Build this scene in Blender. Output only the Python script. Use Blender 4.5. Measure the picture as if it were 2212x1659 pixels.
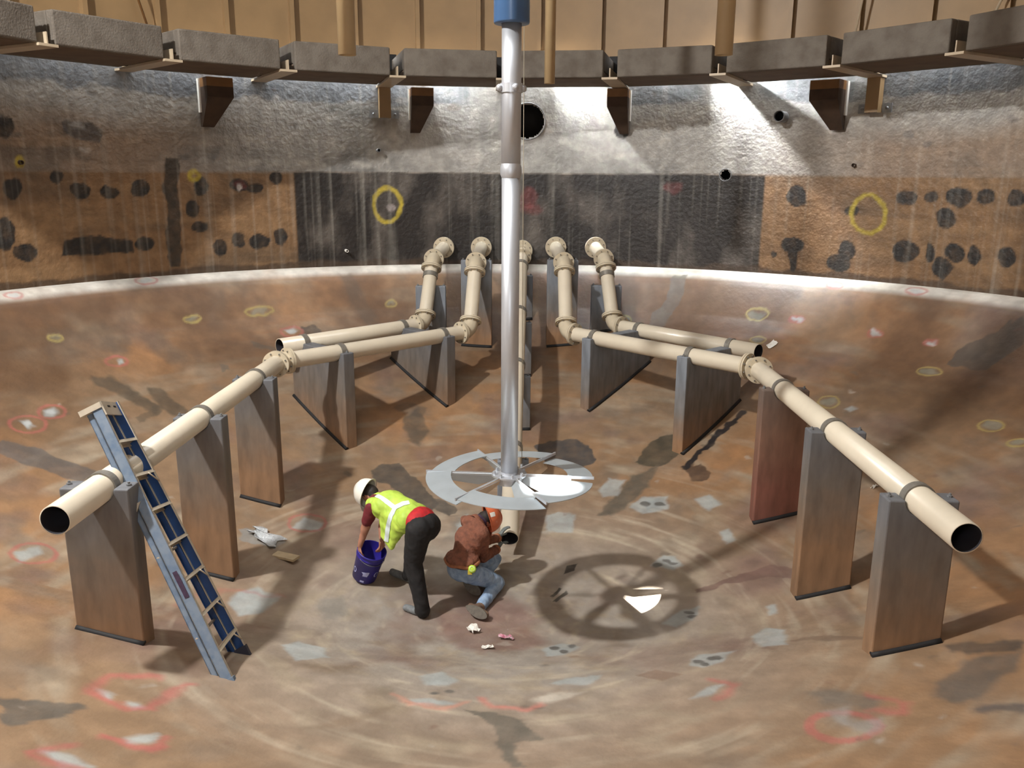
import bpy, bmesh, math, random
import numpy as np
from mathutils import Vector, Matrix, Quaternion
random.seed(7)
C = bpy.context.scene.collection
for o in list(bpy.data.objects): bpy.data.objects.remove(o)
S = bpy.context.scene

# ------------------------------------------------------------------ camera
W, H = 2212, 1659
FP, TH, ROLL, YAW = 1825.39, 0.23905, 0.00625, 0.00354
CAM = np.array([0.0, -7.5186, 0.0])
_f = np.array([math.sin(YAW)*math.cos(TH), math.cos(YAW)*math.cos(TH), -math.sin(TH)])
_r = np.array([math.cos(YAW), -math.sin(YAW), 0.0]); _u = np.cross(_r, _f)
_c, _s = math.cos(ROLL), math.sin(ROLL)
_r, _u = _c*_r+_s*_u, -_s*_r+_c*_u
cd = bpy.data.cameras.new('camera'); cam = bpy.data.objects.new('camera', cd); C.objects.link(cam)
cd.sensor_width = 36; cd.lens = FP/W*36; cd.clip_start = .05; cd.clip_end = 100
M = Matrix(((_r[0], _u[0], -_f[0], CAM[0]), (_r[1], _u[1], -_f[1], CAM[1]), (_r[2], _u[2], -_f[2], CAM[2]), (0, 0, 0, 1)))
cam.matrix_world = M
S.camera = cam

# ------------------------------------------------------------------ exposure, world, lights
S.view_settings.view_transform = 'Standard'; S.view_settings.look = 'None'
S.view_settings.gamma = 1; S.view_settings.exposure = 0.02
S.view_settings.use_curve_mapping = False
wd = bpy.data.worlds.new('world'); S.world = wd; wd.use_nodes = True
wd.node_tree.nodes['Background'].inputs[0].default_value = (.75, .85, 1, 1)
wd.node_tree.nodes['Background'].inputs[1].default_value = 1.0
ROOF_Z = 6.5
SUN_D = Vector((1.07, .66, -1.487)).normalized()
HATCH = Vector((.39, -.25, -2.73)) - SUN_D*((ROOF_Z+2.73)/-SUN_D.z)

def light(name, kind, loc, target, energy, color=(1, 1, 1), size=None, size_y=None, spread=None, **kw):
    l = bpy.data.lights.new(name, kind); o = bpy.data.objects.new(name, l); C.objects.link(o)
    o.location = loc; d = Vector(target)-Vector(loc)
    o.rotation_euler = d.to_track_quat('-Z', 'Y').to_euler()
    l.energy = energy; l.color = color
    if kind == 'AREA':
        l.shape = 'RECTANGLE' if size_y else 'DISK'; l.size = size
        if size_y: l.size_y = size_y
        if spread: l.spread = spread
    for k, v in kw.items(): setattr(l, k, v)
    return o
# sun through the small roof hatch
sun = light('sun', 'SUN', (0, 0, 20), Vector((0, 0, 20))+SUN_D, 70.0, (1, .97, .92)); sun.data.angle = .009
# daylight through the big roof hatch beside it
light('hatch_daylight', 'AREA', (-6.7, -3.3, 6.1), (0.6, 0.6, -4.2), 1480, (1, .99, .97), .5)
# added area lights in the trough-wall gap, standing in for unseen light from above
for k, (a, e) in enumerate(((-66, 8), (-49, 14), (-33, 26), (-16, 40), (1, 34), (17, 18), (33, 16), (49, 20), (66, 12))):
    t = math.radians(a)
    o = light('gap_fill', 'AREA', (7.66*math.sin(t), 7.66*math.cos(t), 2.0), (7.72*math.sin(t), 7.72*math.cos(t), 0), e*1.7, (.95, .98, 1), 2.1, .14)
    zx = Vector((math.cos(t), -math.sin(t), 0)); dz = Vector((.06*math.sin(t), .06*math.cos(t), -2)).normalized(); yy = (-dz).cross(zx)
    o.rotation_euler = Matrix((zx, yy, -dz)).transposed().to_euler()
for a, e in ((-11, 26), (5.2, 80), (24.6, 150)):      # added small lights in the same gap, for slanting shadows to the right
    t = math.radians(a); t2 = math.radians(a+14)
    light('gap_side_fill', 'AREA', (7.665*math.sin(t), 7.665*math.cos(t), 1.98), (7.76*math.sin(t2), 7.76*math.cos(t2), .2), e, (.95, .98, 1), .09, spread=1.6)
# added fill under the roof centre; daylight from the manway behind the photographer
light('centre_fill', 'AREA', (-1.2, -1.0, 6.3), (0, 0, -4), 330, (.95, .98, 1), 4.5, 3.5)
light('manway_daylight', 'AREA', (-.9, -7.3, .55), (0.4, 3, -1.2), 70, (.95, .98, 1), .9)

# ------------------------------------------------------------------ pixel rays (to find where things stand)
def ray(x, y): return _r*(x-W/2)/FP - _u*(y-H/2)/FP + _f
def atz(x, y, z): d = ray(x, y); return CAM + d*((z-CAM[2])/d[2])
def aty(x, y, Y): d = ray(x, y); return CAM + d*((Y-CAM[1])/d[1])
R_WALL = 7.7814; Z_RIM = -1.506; R_IN = 6.198
def atw(x, y, R=R_WALL):
    d = ray(x, y); a = d[0]**2+d[1]**2; b = 2*(CAM[0]*d[0]+CAM[1]*d[1]); c = CAM[0]**2+CAM[1]**2-R*R
    return CAM + d*((-b+math.sqrt(b*b-4*a*c))/2/a)
_pr = np.array([0, 6.45, 6.8, 7.05, 7.28, 7.45, 7.58, 7.7, 7.8])
_pz = np.array([0, -4.32+6.45**2/24, -2.38, -2.17, -1.90, -1.70, -1.585, -1.525, -1.502])
def fz(x, y):
    r = np.hypot(x, y); z = np.where(r < 6.45, -4.32+r*r/24, np.interp(r, _pr, _pz))
    t = np.clip(-y/1.8, 0, 1); t = t*t*(3-2*t)
    w = np.clip((6.6-r)/2.2, 0, 1)
    return z + .32*t*w
def atf(x, y):
    d = ray(x, y); lo = 2.0
    while lo < 30:
        P = CAM+d*lo
        if P[2] < fz(P[0], P[1]) or math.hypot(P[0], P[1]) > R_WALL and lo > 8: break
        lo += .05
    a, b = lo-.05, lo
    for _ in range(18):
        m = (a+b)/2; P = CAM+d*m
        if P[2] < fz(P[0], P[1]): b = m
        else: a = m
    return CAM+d*b

# ------------------------------------------------------------------ helpers
def lin(c): return tuple(((v/255)/12.92 if v/255 <= .04045 else ((v/255+.055)/1.055)**2.4) for v in c)
MATS = {}
def mat(name, rgb, rough=.6, metal=0, var=.15, scale=6, rgb2=None, bump=.0, bscale=60, spec=.5, attr=None, coat=0, stretch=None, mixlo=.4, mixhi=.7, alpha=1):
    m = bpy.data.materials.new(name); m.use_nodes = True; nt = m.node_tree; N = nt.nodes; L = nt.links
    b = N['Principled BSDF']; b.inputs['Roughness'].default_value = rough; b.inputs['Metallic'].default_value = metal
    b.inputs['Specular IOR Level'].default_value = spec; b.inputs['Coat Weight'].default_value = coat
    if alpha < 1: b.inputs['Alpha'].default_value = alpha
    tc = N.new('ShaderNodeTexCoord'); mp = N.new('ShaderNodeMapping'); L.new(tc.outputs['Object'], mp.inputs[0])
    if stretch: mp.inputs['Scale'].default_value = stretch
    nz = N.new('ShaderNodeTexNoise'); nz.inputs['Scale'].default_value = scale; nz.inputs['Detail'].default_value = 6; L.new(mp.outputs[0], nz.inputs['Vector'])
    mx = N.new('ShaderNodeMix'); mx.data_type = 'RGBA'
    rp = N.new('ShaderNodeMapRange'); rp.inputs[1].default_value = mixlo; rp.inputs[2].default_value = mixhi; L.new(nz.outputs[0], rp.inputs[0]); L.new(rp.outputs[0], mx.inputs[0])
    if attr:
        at = N.new('ShaderNodeAttribute'); at.attribute_name = attr
        hs = N.new('ShaderNodeHueSaturation'); hs.inputs['Value'].default_value = 1-var; L.new(at.outputs['Color'], hs.inputs['Color'])
        hs2 = N.new('ShaderNodeHueSaturation'); hs2.inputs['Value'].default_value = 1+var; L.new(at.outputs['Color'], hs2.inputs['Color'])
        L.new(hs.outputs[0], mx.inputs['A']); L.new(hs2.outputs[0], mx.inputs['B'])
    else:
        a = lin(rgb); c2 = lin(rgb2) if rgb2 else tuple(min(1, v*(1-var)) for v in a)
        if not rgb2: a = tuple(min(1, v*(1+var*.6)) for v in a)
        mx.inputs['A'].default_value = (*a, 1); mx.inputs['B'].default_value = (*c2, 1)
    L.new(mx.outputs['Result'], b.inputs['Base Color'])
    if bump:
        n2 = N.new('ShaderNodeTexNoise'); n2.inputs['Scale'].default_value = bscale; n2.inputs['Detail'].default_value = 4; L.new(mp.outputs[0], n2.inputs['Vector'])
        bp = N.new('ShaderNodeBump'); bp.inputs['Strength'].default_value = bump; bp.inputs['Distance'].default_value = .02
        L.new(n2.outputs[0], bp.inputs['Height']); L.new(bp.outputs[0], b.inputs['Normal'])
    MATS[name] = m; return m
mat('floor', (150, 120, 95), .48, attr='Col', var=.13, scale=5, bump=.25, bscale=14, spec=.45)
mat('wallc', (120, 120, 120), .5, attr='Col', var=.16, scale=7, bump=.6, bscale=16, spec=.5)
mat('tan_steel', (142, 116, 82), .5, var=.10, scale=2.5)
mat('tan_dark', (120, 84, 46), .55, var=.15, scale=4)
mat('tan_pale', (182, 166, 142), .45, var=.08)
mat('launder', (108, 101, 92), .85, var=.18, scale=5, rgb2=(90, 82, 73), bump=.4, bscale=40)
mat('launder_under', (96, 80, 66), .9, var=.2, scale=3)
mat('cream', (212, 202, 182), .32, var=.05, scale=3, coat=.2, bump=.05, bscale=8)
mat('cream_fit', (200, 188, 164), .36, var=.08, scale=8, coat=.2)
mat('bore', (40, 38, 44), .8)  # dark colour, with the unlit pipe interior painted in
mat('clamp', (128, 124, 116), .45, metal=.3, var=.2, scale=20)
mat('steelgrey', (120, 122, 124), .5, metal=.2, var=.2, scale=9)
mat('dark_steel', (62, 46, 34), .7, var=.3, scale=5)
mat('alu', (196, 200, 206), .42, metal=.6, var=.06, scale=3, stretch=(4, 4, .6))
mat('alu_plate', (186, 196, 202), .35, metal=.45, var=.07, scale=6)
mat('brown_plate', (186, 160, 132), .5, var=.15, scale=9)
mat('blue_paint', (64, 96, 136), .3, var=.08, coat=.3)
mat('cable', (150, 140, 120), .5)
mat('fibre_grey', (118, 132, 148), .55, var=.22, scale=14, rgb2=(92, 112, 136))
mat('fibre_blue', (34, 74, 132), .5, var=.15, scale=12, stretch=(1, 1, 1))
mat('ladder_alu', (196, 186, 168), .45, metal=.25, var=.1, scale=15)
mat('ladder_dark', (38, 40, 56), .6)
mat('skin', (170, 120, 98), .55, var=.08, scale=20)
mat('hair', (38, 30, 26), .7)
mat('vest', (186, 214, 84), .6, var=.12, scale=9, rgb2=(158, 190, 68))
mat('reflect', (214, 226, 226), .35, var=.08, scale=30)
mat('trouser', (18, 17, 18), .8, var=.3, scale=18, rgb2=(30, 28, 29)); mat('tan_pipe', (184, 160, 122), .4, var=.05)
mat('maroon', (104, 32, 38), .8, var=.15, scale=20)
mat('red', (186, 28, 34), .75, var=.2, scale=14, rgb2=(140, 24, 30))
mat('white_hat', (232, 230, 220), .3, var=.03, coat=.3)
mat('orange_hat', (212, 112, 74), .3, var=.08, coat=.3)
mat('jacket', (134, 84, 64), .9, var=.3, scale=22, rgb2=(104, 66, 52), bump=.5, bscale=45); mat('jacket_hem', (150, 96, 66), .9, var=.2, scale=30)
mat('jeans', (150, 172, 198), .85, var=.25, scale=16, rgb2=(112, 138, 170))
mat('scarf', (62, 44, 66), .8, var=.3, scale=40)
mat('shoe_grey', (112, 116, 118), .7, var=.2, scale=30)
mat('shoe_brown', (122, 96, 78), .8, var=.2, scale=25, rgb2=(98, 78, 64))
mat('sole', (104, 98, 90), .85, var=.2, scale=30); mat('glove', (104, 110, 108), .85, var=.2, scale=30)
mat('bucket_blue', (44, 36, 132), .4, var=.1, scale=8)
mat('bucket_mark', (168, 172, 220), .5)
mat('belt', (34, 30, 34), .6)
mat('lime', (190, 226, 70), .4, rgb2=(166, 204, 54))
mat('yellow', (182, 160, 40), .5)
mat('paper', (226, 224, 216), .7, var=.06, scale=30)
mat('plastic', (178, 182, 184), .12, var=.1, scale=12, bump=1.0, bscale=30, spec=.9)
mat('redplastic', (196, 120, 140), .15, var=.3, scale=30, rgb2=(220, 210, 216), bump=.8, spec=.9)
mat('wood', (190, 172, 140), .7, var=.15, scale=10)
mat('roof', (170, 150, 120), .8, var=.1)
mat('black', (22, 22, 24), .7)

def bandmat(name, z0, dz, top, mid, low, rough=.55):
    """steel or concrete whose own coating changes with height: grey above, rust brown stain below"""
    m = bpy.data.materials.new(name); m.use_nodes = True; nt = m.node_tree; N = nt.nodes; L = nt.links
    b = N['Principled BSDF']; b.inputs['Roughness'].default_value = rough
    g = N.new('ShaderNodeTexCoord'); sp = N.new('ShaderNodeSeparateXYZ'); L.new(g.outputs['Object'], sp.inputs[0])
    nz = N.new('ShaderNodeTexNoise'); nz.inputs['Scale'].default_value = 4; nz.inputs['Detail'].default_value = 5; L.new(g.outputs['Object'], nz.inputs['Vector'])
    ma = N.new('ShaderNodeMath'); ma.operation = 'MULTIPLY_ADD'; ma.inputs[1].default_value = .5; L.new(nz.outputs[0], ma.inputs[0]); L.new(sp.outputs['Z'], ma.inputs[2])
    mr = N.new('ShaderNodeMapRange'); mr.inputs[1].default_value = z0+.25; mr.inputs[2].default_value = z0+dz+.25; L.new(ma.outputs[0], mr.inputs[0])
    cr = N.new('ShaderNodeValToRGB'); L.new(mr.outputs[0], cr.inputs[0])
    e = cr.color_ramp.elements; e[0].position = 0; e[0].color = (*lin(low), 1); e[1].position = 1; e[1].color = (*lin(top), 1)
    k = e.new(.55); k.color = (*lin(mid), 1)
    n3 = N.new('ShaderNodeTexNoise'); n3.inputs['Scale'].default_value = 11; n3.inputs['Detail'].default_value = 6
    mp = N.new('ShaderNodeMapping'); mp.inputs['Scale'].default_value = (1, 1, .25); L.new(g.outputs['Object'], mp.inputs[0]); L.new(mp.outputs[0], n3.inputs['Vector'])
    mr2 = N.new('ShaderNodeMapRange'); mr2.inputs[1].default_value = .3; mr2.inputs[2].default_value = .7; mr2.inputs[3].default_value = .78; mr2.inputs[4].default_value = 1.2; L.new(n3.outputs[0], mr2.inputs[0])
    hs = N.new('ShaderNodeHueSaturation'); L.new(cr.outputs[0], hs.inputs['Color']); L.new(mr2.outputs[0], hs.inputs['Value']); L.new(hs.outputs[0], b.inputs['Base Color'])
    MATS[name] = m
bandmat('support', -1.2, 1.2, (104, 106, 110), (110, 102, 94), (138, 108, 82))
bandmat('support_red', -1.2, 1.2, (112, 98, 90), (130, 100, 84), (128, 84, 72))
bandmat('support_far_lit', -1.3, 1.0, (124, 130, 138), (116, 112, 108), (148, 114, 84))  # lightened copy of support, light falling on these piers painted in

class MB:
    def __init__(s): s.v = []; s.f = []; s.m = []; s.sm = []
    def add(s, vs, fs, mi=0, smooth=False):
        n = len(s.v); s.v += [tuple(v) for v in vs]; s.f += [tuple(i+n for i in f) for f in fs]; s.m += [mi]*len(fs); s.sm += [smooth]*len(fs)
    def frame_box(s, o, ax, ay, az, lo, hi, mi=0):
        o, ax, ay, az = map(Vector, (o, ax, ay, az))
        vs = [o+ax*(lo[0] if i & 1 == 0 else hi[0])+ay*(lo[1] if i & 2 == 0 else hi[1])+az*(lo[2] if i & 4 == 0 else hi[2]) for i in range(8)]
        s.add(vs, [(0, 2, 3, 1), (4, 5, 7, 6), (0, 1, 5, 4), (2, 6, 7, 3), (0, 4, 6, 2), (1, 3, 7, 5)], mi)
    def box(s, c, sz, mi=0, rz=0):
        a = Vector((math.cos(rz), math.sin(rz), 0)); b = Vector((-math.sin(rz), math.cos(rz), 0))
        s.frame_box(c, a, b, (0, 0, 1), (-sz[0]/2, -sz[1]/2, -sz[2]/2), (sz[0]/2, sz[1]/2, sz[2]/2), mi)
    def tube(s, pts, rad, seg=24, cap=True, mi=0, smooth=True):
        pts = [Vector(p) for p in pts]; n = len(pts); rad = rad if isinstance(rad, (list, tuple)) else [rad]*n
        up = Vector((0, 0, 1)); t0 = (pts[1]-pts[0]).normalized()
        if abs(t0.dot(up)) > .9: up = Vector((1, 0, 0))
        u = t0.cross(up).normalized(); vs = []
        for i, p in enumerate(pts):
            t = (pts[min(i+1, n-1)]-pts[max(i-1, 0)]).normalized()
            u = (u - t*u.dot(t)).normalized(); w = t.cross(u)
            for k in range(seg):
                a = 2*math.pi*k/seg; vs.append(p+(u*math.cos(a)+w*math.sin(a))*rad[i])
        fs = [(i*seg+k, i*seg+(k+1) % seg, (i+1)*seg+(k+1) % seg, (i+1)*seg+k) for i in range(n-1) for k in range(seg)]
        s.add(vs, fs, mi, smooth)
        if cap:
            m = len(s.v)-len(vs)
            s.f += [tuple(m+k for k in reversed(range(seg))), tuple(m+(n-1)*seg+k for k in range(seg))]; s.m += [mi, mi]; s.sm += [False, False]
    def lathe(s, o, axis, prof, seg=32, mi=0, smooth=True):
        """prof: list of (radius, height along axis)"""
        o = Vector(o); t = Vector(axis).normalized(); up = Vector((0, 0, 1)) if abs(t.z) < .9 else Vector((1, 0, 0))
        u = t.cross(up).normalized(); w = t.cross(u); vs = []
        for r, h in prof:
            for k in range(seg):
                a = 2*math.pi*k/seg; vs.append(o+t*h+(u*math.cos(a)+w*math.sin(a))*r)
        n = len(prof)
        fs = [(i*seg+(k+1) % seg, i*seg+k, (i+1)*seg+k, (i+1)*seg+(k+1) % seg) for i in range(n-1) for k in range(seg)]
        s.add(vs, fs, mi, smooth)
    def prism(s, outline, o, ax, ay, depth, mi=0):
        """outline in (ax, ay) plane, extruded by vector depth; outline counter-clockwise"""
        o, ax, ay, d = Vector(o), Vector(ax), Vector(ay), Vector(depth); n = len(outline)
        vs = [o+ax*a+ay*b for a, b in outline]+[o+ax*a+ay*b+d for a, b in outline]
        fs = [tuple(reversed(range(n))), tuple(range(n, 2*n))]+[(i, (i+1) % n, n+(i+1) % n, n+i) for i in range(n)]
        s.add(vs, fs, mi)
    def build(s, name, mats, parent=None, origin=None):
        me = bpy.data.meshes.new(name)
        org = Vector(origin) if origin is not None else None
        if org is None:
            a = np.array(s.v); org = Vector(((a[:, 0].min()+a[:, 0].max())/2, (a[:, 1].min()+a[:, 1].max())/2, a[:, 2].min()))
        me.from_pydata([tuple(Vector(v)-org) for v in s.v], [], s.f)
        for mm in (mats if isinstance(mats, (list, tuple)) else [mats]): me.materials.append(MATS[mm])
        me.polygons.foreach_set('material_index', s.m); me.polygons.foreach_set('use_smooth', s.sm)
        bm = bmesh.new(); bm.from_mesh(me); bmesh.ops.recalc_face_normals(bm, faces=bm.faces); bm.to_mesh(me); bm.free()
        o = bpy.data.objects.new(name, me); C.objects.link(o); place(o, org, parent); return o
def wloc(o):
    p = Vector(o.location)
    return p if o.parent is None else p + wloc(o.parent)
def place(o, org, parent):
    if parent is not None: o.parent = parent; o.location = Vector(org)-wloc(parent)
    else: o.location = org
def empty(name, loc, label, cat, group=None):
    o = bpy.data.objects.new(name, None); C.objects.link(o); o.location = loc; o.empty_display_size = .1
    return tag(o, label, cat, group)
def tag(o, label, cat, group=None):
    o['label'] = label; o['category'] = cat
    if group: o['group'] = group
    return o
def struct(o): o['kind'] = 'structure'; return o

# value noise
_rng = np.random.RandomState(5); _tab = _rng.rand(256, 256)
def vn(x, y):
    xi = np.floor(x).astype(int); yi = np.floor(y).astype(int); fx = x-xi; fy = y-yi
    fx = fx*fx*(3-2*fx); fy = fy*fy*(3-2*fy); g = lambda a, b: _tab[a & 255, b & 255]
    return (g(xi, yi)*(1-fx)+g(xi+1, yi)*fx)*(1-fy)+(g(xi, yi+1)*(1-fx)+g(xi+1, yi+1)*fx)*fy
def fbm(x, y, o=4):
    s = 0; a = .5; t = 0
    for k in range(o): s = s+a*vn(x*2**k+k*17.3, y*2**k+k*9.1); t += a; a *= .55
    return s/t
def polydist(X, Y, P, closed=True):
    """distance to the outline, and inside flag"""
    n = len(P); d = np.full(X.shape, 1e9); ins = np.zeros(X.shape, bool)
    for i in range(n if closed else n-1):
        ax, ay = P[i]; bx, by = P[(i+1) % n]; ex, ey = bx-ax, by-ay; l2 = ex*ex+ey*ey+1e-12
        t = np.clip(((X-ax)*ex+(Y-ay)*ey)/l2, 0, 1); d = np.minimum(d, np.hypot(X-ax-t*ex, Y-ay-t*ey))
        if closed:
            c = ((ay > Y) != (by > Y)) & (X < (bx-ax)*(Y-ay)/((by-ay) if by != ay else 1e-12)+ax); ins ^= c
    return d, ins
def paint(col, X, Y, P, rgb, alpha=1, mode='fill', width=.03, soft=.02, rough=.03, fr=7):
    P = [tuple(p) for p in P]; a = np.array(P); pad = width+rough*2+soft+.05
    sel = np.where((X > a[:, 0].min()-pad) & (X < a[:, 0].max()+pad) & (Y > a[:, 1].min()-pad) & (Y < a[:, 1].max()+pad))[0]
    if len(sel) == 0: return
    x, y = X[sel], Y[sel]
    xx = x+(fbm(x*fr, y*fr, 3)-.5)*rough*4; yy = y+(fbm(x*fr+50, y*fr+31, 3)-.5)*rough*4
    if mode == 'fill':
        d, i = polydist(xx, yy, P); sd = np.where(i, d, -d); k = np.clip(sd/soft+.5, 0, 1)
    else:
        d, i = polydist(xx, yy, P, mode == 'ring'); k = np.clip((width/2-d)/soft+.5, 0, 1)
    k = k*alpha*(.75+.5*fbm(x*9+3, y*9, 3)); k = np.clip(k, 0, 1)[:, None]
    col[sel] = col[sel]*(1-k)+np.array(lin(rgb))[None]*k
def ell(cx, cy, rx, ry, n=14): return [(cx+rx*math.cos(2*math.pi*k/n), cy+ry*math.sin(2*math.pi*k/n)) for k in range(n)]

def grid_mesh(name, V, nu, nv, closed_u, col, material):
    me = bpy.data.meshes.new(name); i = np.arange(nu if closed_u else nu-1)[:, None]; j = np.arange(nv-1)[None]
    i2 = (i+1) % nu; q = np.stack([i*nv+j, i2*nv+j, i2*nv+j+1, i*nv+j+1], -1).reshape(-1, 4)
    return V, q
def mesh_np(name, V, q, col, material, smooth=True):
    me = bpy.data.meshes.new(name); me.vertices.add(len(V)); me.vertices.foreach_set('co', V.astype(np.float32).ravel())
    me.loops.add(q.size); me.loops.foreach_set('vertex_index', q.ravel().astype(np.int32))
    me.polygons.add(len(q)); me.polygons.foreach_set('loop_start', np.arange(0, q.size, 4, dtype=np.int32)); me.polygons.foreach_set('loop_total', np.full(len(q), 4, np.int32))
    me.polygons.foreach_set('use_smooth', np.full(len(q), smooth))
    if col is not None:
        ca = me.color_attributes.new('Col', 'FLOAT_COLOR', 'POINT'); ca.data.foreach_set('color', np.concatenate([col, np.ones((len(col), 1))], 1).astype(np.float32).ravel())
    me.update(calc_edges=True); me.validate(); me.materials.append(MATS[material])
    o = bpy.data.objects.new(name, me); C.objects.link(o); return o

# ------------------------------------------------------------------ floor
#FLOOR
far = np.linspace(math.radians(-100), math.radians(100), 1300)     # measured from +y
near = np.linspace(math.radians(100), math.radians(260), 330)[1:-1]
ang = np.concatenate([far, near]); NU = len(ang)
rad = np.concatenate([[.002], np.linspace(.02, 6.4, 400), np.linspace(6.42, R_WALL, 90)]); NV = len(rad)
A, RR = np.meshgrid(ang, rad, indexing='ij'); X = (RR*np.sin(A)).ravel(); Y = (RR*np.cos(A)).ravel(); Z = fz(X, Y)
Z = Z + (fbm(X*1.3, Y*1.3, 3)-.5)*.02*np.clip((7.3-RR.ravel())/2, 0, 1)
r_ = RR.ravel(); a_ = A.ravel()
n1 = fbm(X*.7+4, Y*.7, 4); n2 = fbm(X*2.2+9, Y*2.2+5, 4); n3 = fbm(a_*6+r_*1.2, r_*5, 3); n4 = fbm(X*6, Y*6, 3)
def L3(c): return np.array(lin(c))[None]
def mixc(a, b, k): k = np.clip(k, 0, 1)[:, None]; return a*(1-k)+b*k
col = np.repeat(L3((140, 115, 90)), len(X), 0)
col = mixc(col, L3((154, 146, 136)), (3.4-np.hypot(X+.1, Y+.2))/2.2)
col = mixc(col, L3((158, 118, 82)), (n1-.42)*3*np.clip((r_-2.6)/2, .15, 1))
col = mixc(col, L3((128, 112, 96)), (n2-.5)*3.0)
col = mixc(col, L3((160, 146, 126)), (n3-.52)*2.6)
col = mixc(col, L3((122, 100, 90)), (fbm(X*1.1+40, Y*1.1+7, 4)-.56)*3.4)
col = mixc(col, L3((184, 172, 152)), (fbm(a_*3+20, r_*9, 3)-.6)*2.2*np.clip((4.2-r_)/1.5, 0, 1))
col = mixc(col, L3((96, 70, 48)), np.clip((r_-5.0)/1.6, 0, 1)*np.clip((fbm(X*.8+60, Y*.8, 4)-.26)*3, 0, 1)*.85)  # darker brown outer floor, with shade under the trough ring painted in
col = mixc(col, L3((214, 210, 200)), np.clip((r_-7.50)/.09, 0, 1)*(.8+.5*(n4-.5)))  # pale grout lip, with light caught on its ledge painted in
def F(pts): return [tuple(atf(x, y)[:2]) for x, y in pts]
def FE(cx, cy, rx, ry): return F(ell(cx, cy, rx, ry))
DK = (74, 70, 64)
def fill(pts, c=DK, a=.85, **k): paint(col, X, Y, F(pts), c, a, **k)
# reddish worn ground round the kneeling worker
fill([(930, 1265), (1090, 1275), (1150, 1325), (1170, 1395), (1050, 1412), (950, 1380)], (124, 92, 84), .55, soft=.15, rough=.06)
fill([(800, 1130), (1000, 1200), (1130, 1230), (1130, 1290), (960, 1300), (820, 1240)], (150, 146, 136), .3, soft=.2, rough=.06)
# dark patches
fill([(0, 950), (90, 972), (200, 1018), (190, 1048), (60, 1005), (0, 982)], (98, 92, 88), .8)
fill([(200, 812), (235, 812), (300, 850), (350, 880), (330, 893), (270, 862), (212, 832)], (86, 76, 64), .8, soft=.05)
fill([(322, 838), (348, 840), (405, 885), (402, 905), (362, 888), (330, 860)], (86, 76, 64), .75, soft=.05)
fill([(290, 905), (350, 872), (358, 882), (300, 915)], (88, 78, 66), .6)
fill([(120, 715), (190, 705), (282, 703), (275, 740), (270, 775), (210, 770), (100, 775)], (104, 88, 74), .5, soft=.12, rough=.08)
fill([(305, 732), (345, 715), (425, 790), (395, 800), (330, 760)], (104, 88, 74), .45, soft=.1)
fill([(478, 790), (495, 788), (500, 801), (482, 803)], (100, 94, 86), .7)
fill([(648, 706), (672, 700), (692, 712), (708, 745), (668, 745)], (84, 74, 64), .85)
fill([(538, 738), (560, 742), (610, 756), (600, 762), (548, 750)], (92, 82, 70), .7)
fill([(730, 590), (760, 592), (790, 640), (822, 700), (800, 705), (755, 650)], (92, 78, 64), .5, soft=.06)
fill([(1450, 596), (1486, 592), (1478, 640), (1432, 700), (1392, 722), (1408, 680), (1442, 640)], (98, 90, 82), .75)
fill([(2045, 792), (2070, 755), (2150, 712), (2212, 680), (2212, 745), (2130, 797)], (84, 76, 68), .85)
fill([(1150, 965), (1190, 952), (1245, 949), (1283, 966), (1288, 992), (1255, 1016), (1180, 1008)], (76, 72, 70), .9)
fill([(1385, 975), (1430, 940), (1480, 930), (1490, 960), (1462, 990), (1420, 1010), (1375, 1000)], (74, 68, 56), .85)
fill([(1365, 1030), (1420, 1005), (1400, 1050), (1330, 1110), (1290, 1112)], (92, 86, 76), .8, soft=.05)
fill([(1470, 1005), (1515, 1002), (1532, 1022), (1525, 1038), (1495, 1035)], (84, 66, 54), .85)
fill([(798, 1030), (820, 1000), (860, 1000), (905, 1040), (948, 1090), (935, 1106), (898, 1098), (850, 1055)], (80, 74, 68), .85)
fill([(925, 1075), (955, 1080), (990, 1100), (978, 1112), (940, 1100)], (86, 80, 74), .8)
fill([(868, 905), (900, 880), (926, 925), (905, 965), (880, 950)], (88, 80, 70), .75, soft=.05)
fill([(845, 880), (870, 868), (925, 880), (905, 905)], (88, 80, 72), .5, soft=.06)
fill([(1600, 1240), (1662, 1222), (1712, 1230), (1710, 1245), (1640, 1250), (1560, 1264), (1500, 1282), (1500, 1272)], (112, 88, 80), .8)
fill([(1390, 1085), (1420, 1078), (1440, 1085), (1425, 1096), (1395, 1098)], (92, 88, 84), .7)
paint(col, X, Y, F([(1608, 888), (1575, 915), (1520, 968), (1478, 1010)]), (44, 40, 40), 1, 'line', .09, .02)
fill([(1218, 1240), (1224, 1222), (1246, 1218), (1240, 1232)], (62, 56, 50), .9, rough=.01, soft=.01)
fill([(1187, 1288), (1208, 1269), (1213, 1271), (1195, 1290)], (58, 54, 48), .9, rough=.01, soft=.01)
fill([(1194, 1299), (1222, 1274), (1226, 1282), (1203, 1300)], (58, 54, 48), .9, rough=.01, soft=.01)
fill([(0, 1503), (80, 1510), (172, 1518), (180, 1530), (150, 1545), (60, 1560), (0, 1562)], (96, 90, 82), .85, soft=.02)
fill([(1008, 1530), (1062, 1540), (1105, 1552), (1150, 1575), (1168, 1600), (1112, 1606), (1120, 1640), (1150, 1659), (1110, 1659), (1078, 1612), (1060, 1565)], (104, 98, 88), .85)
fill([(2018, 1498), (2040, 1460), (2090, 1422), (2205, 1405), (2195, 1440), (2110, 1508), (2050, 1518)], (98, 90, 82), .8, soft=.06)
fill([(2100, 1528), (2130, 1520), (2212, 1522), (2212, 1542), (2120, 1538)], (88, 82, 80), .8, soft=.04)
fill([(2030, 1392), (2212, 1380), (2212, 1402), (2055, 1410)], (84, 74, 66), .8, soft=.04)
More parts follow.
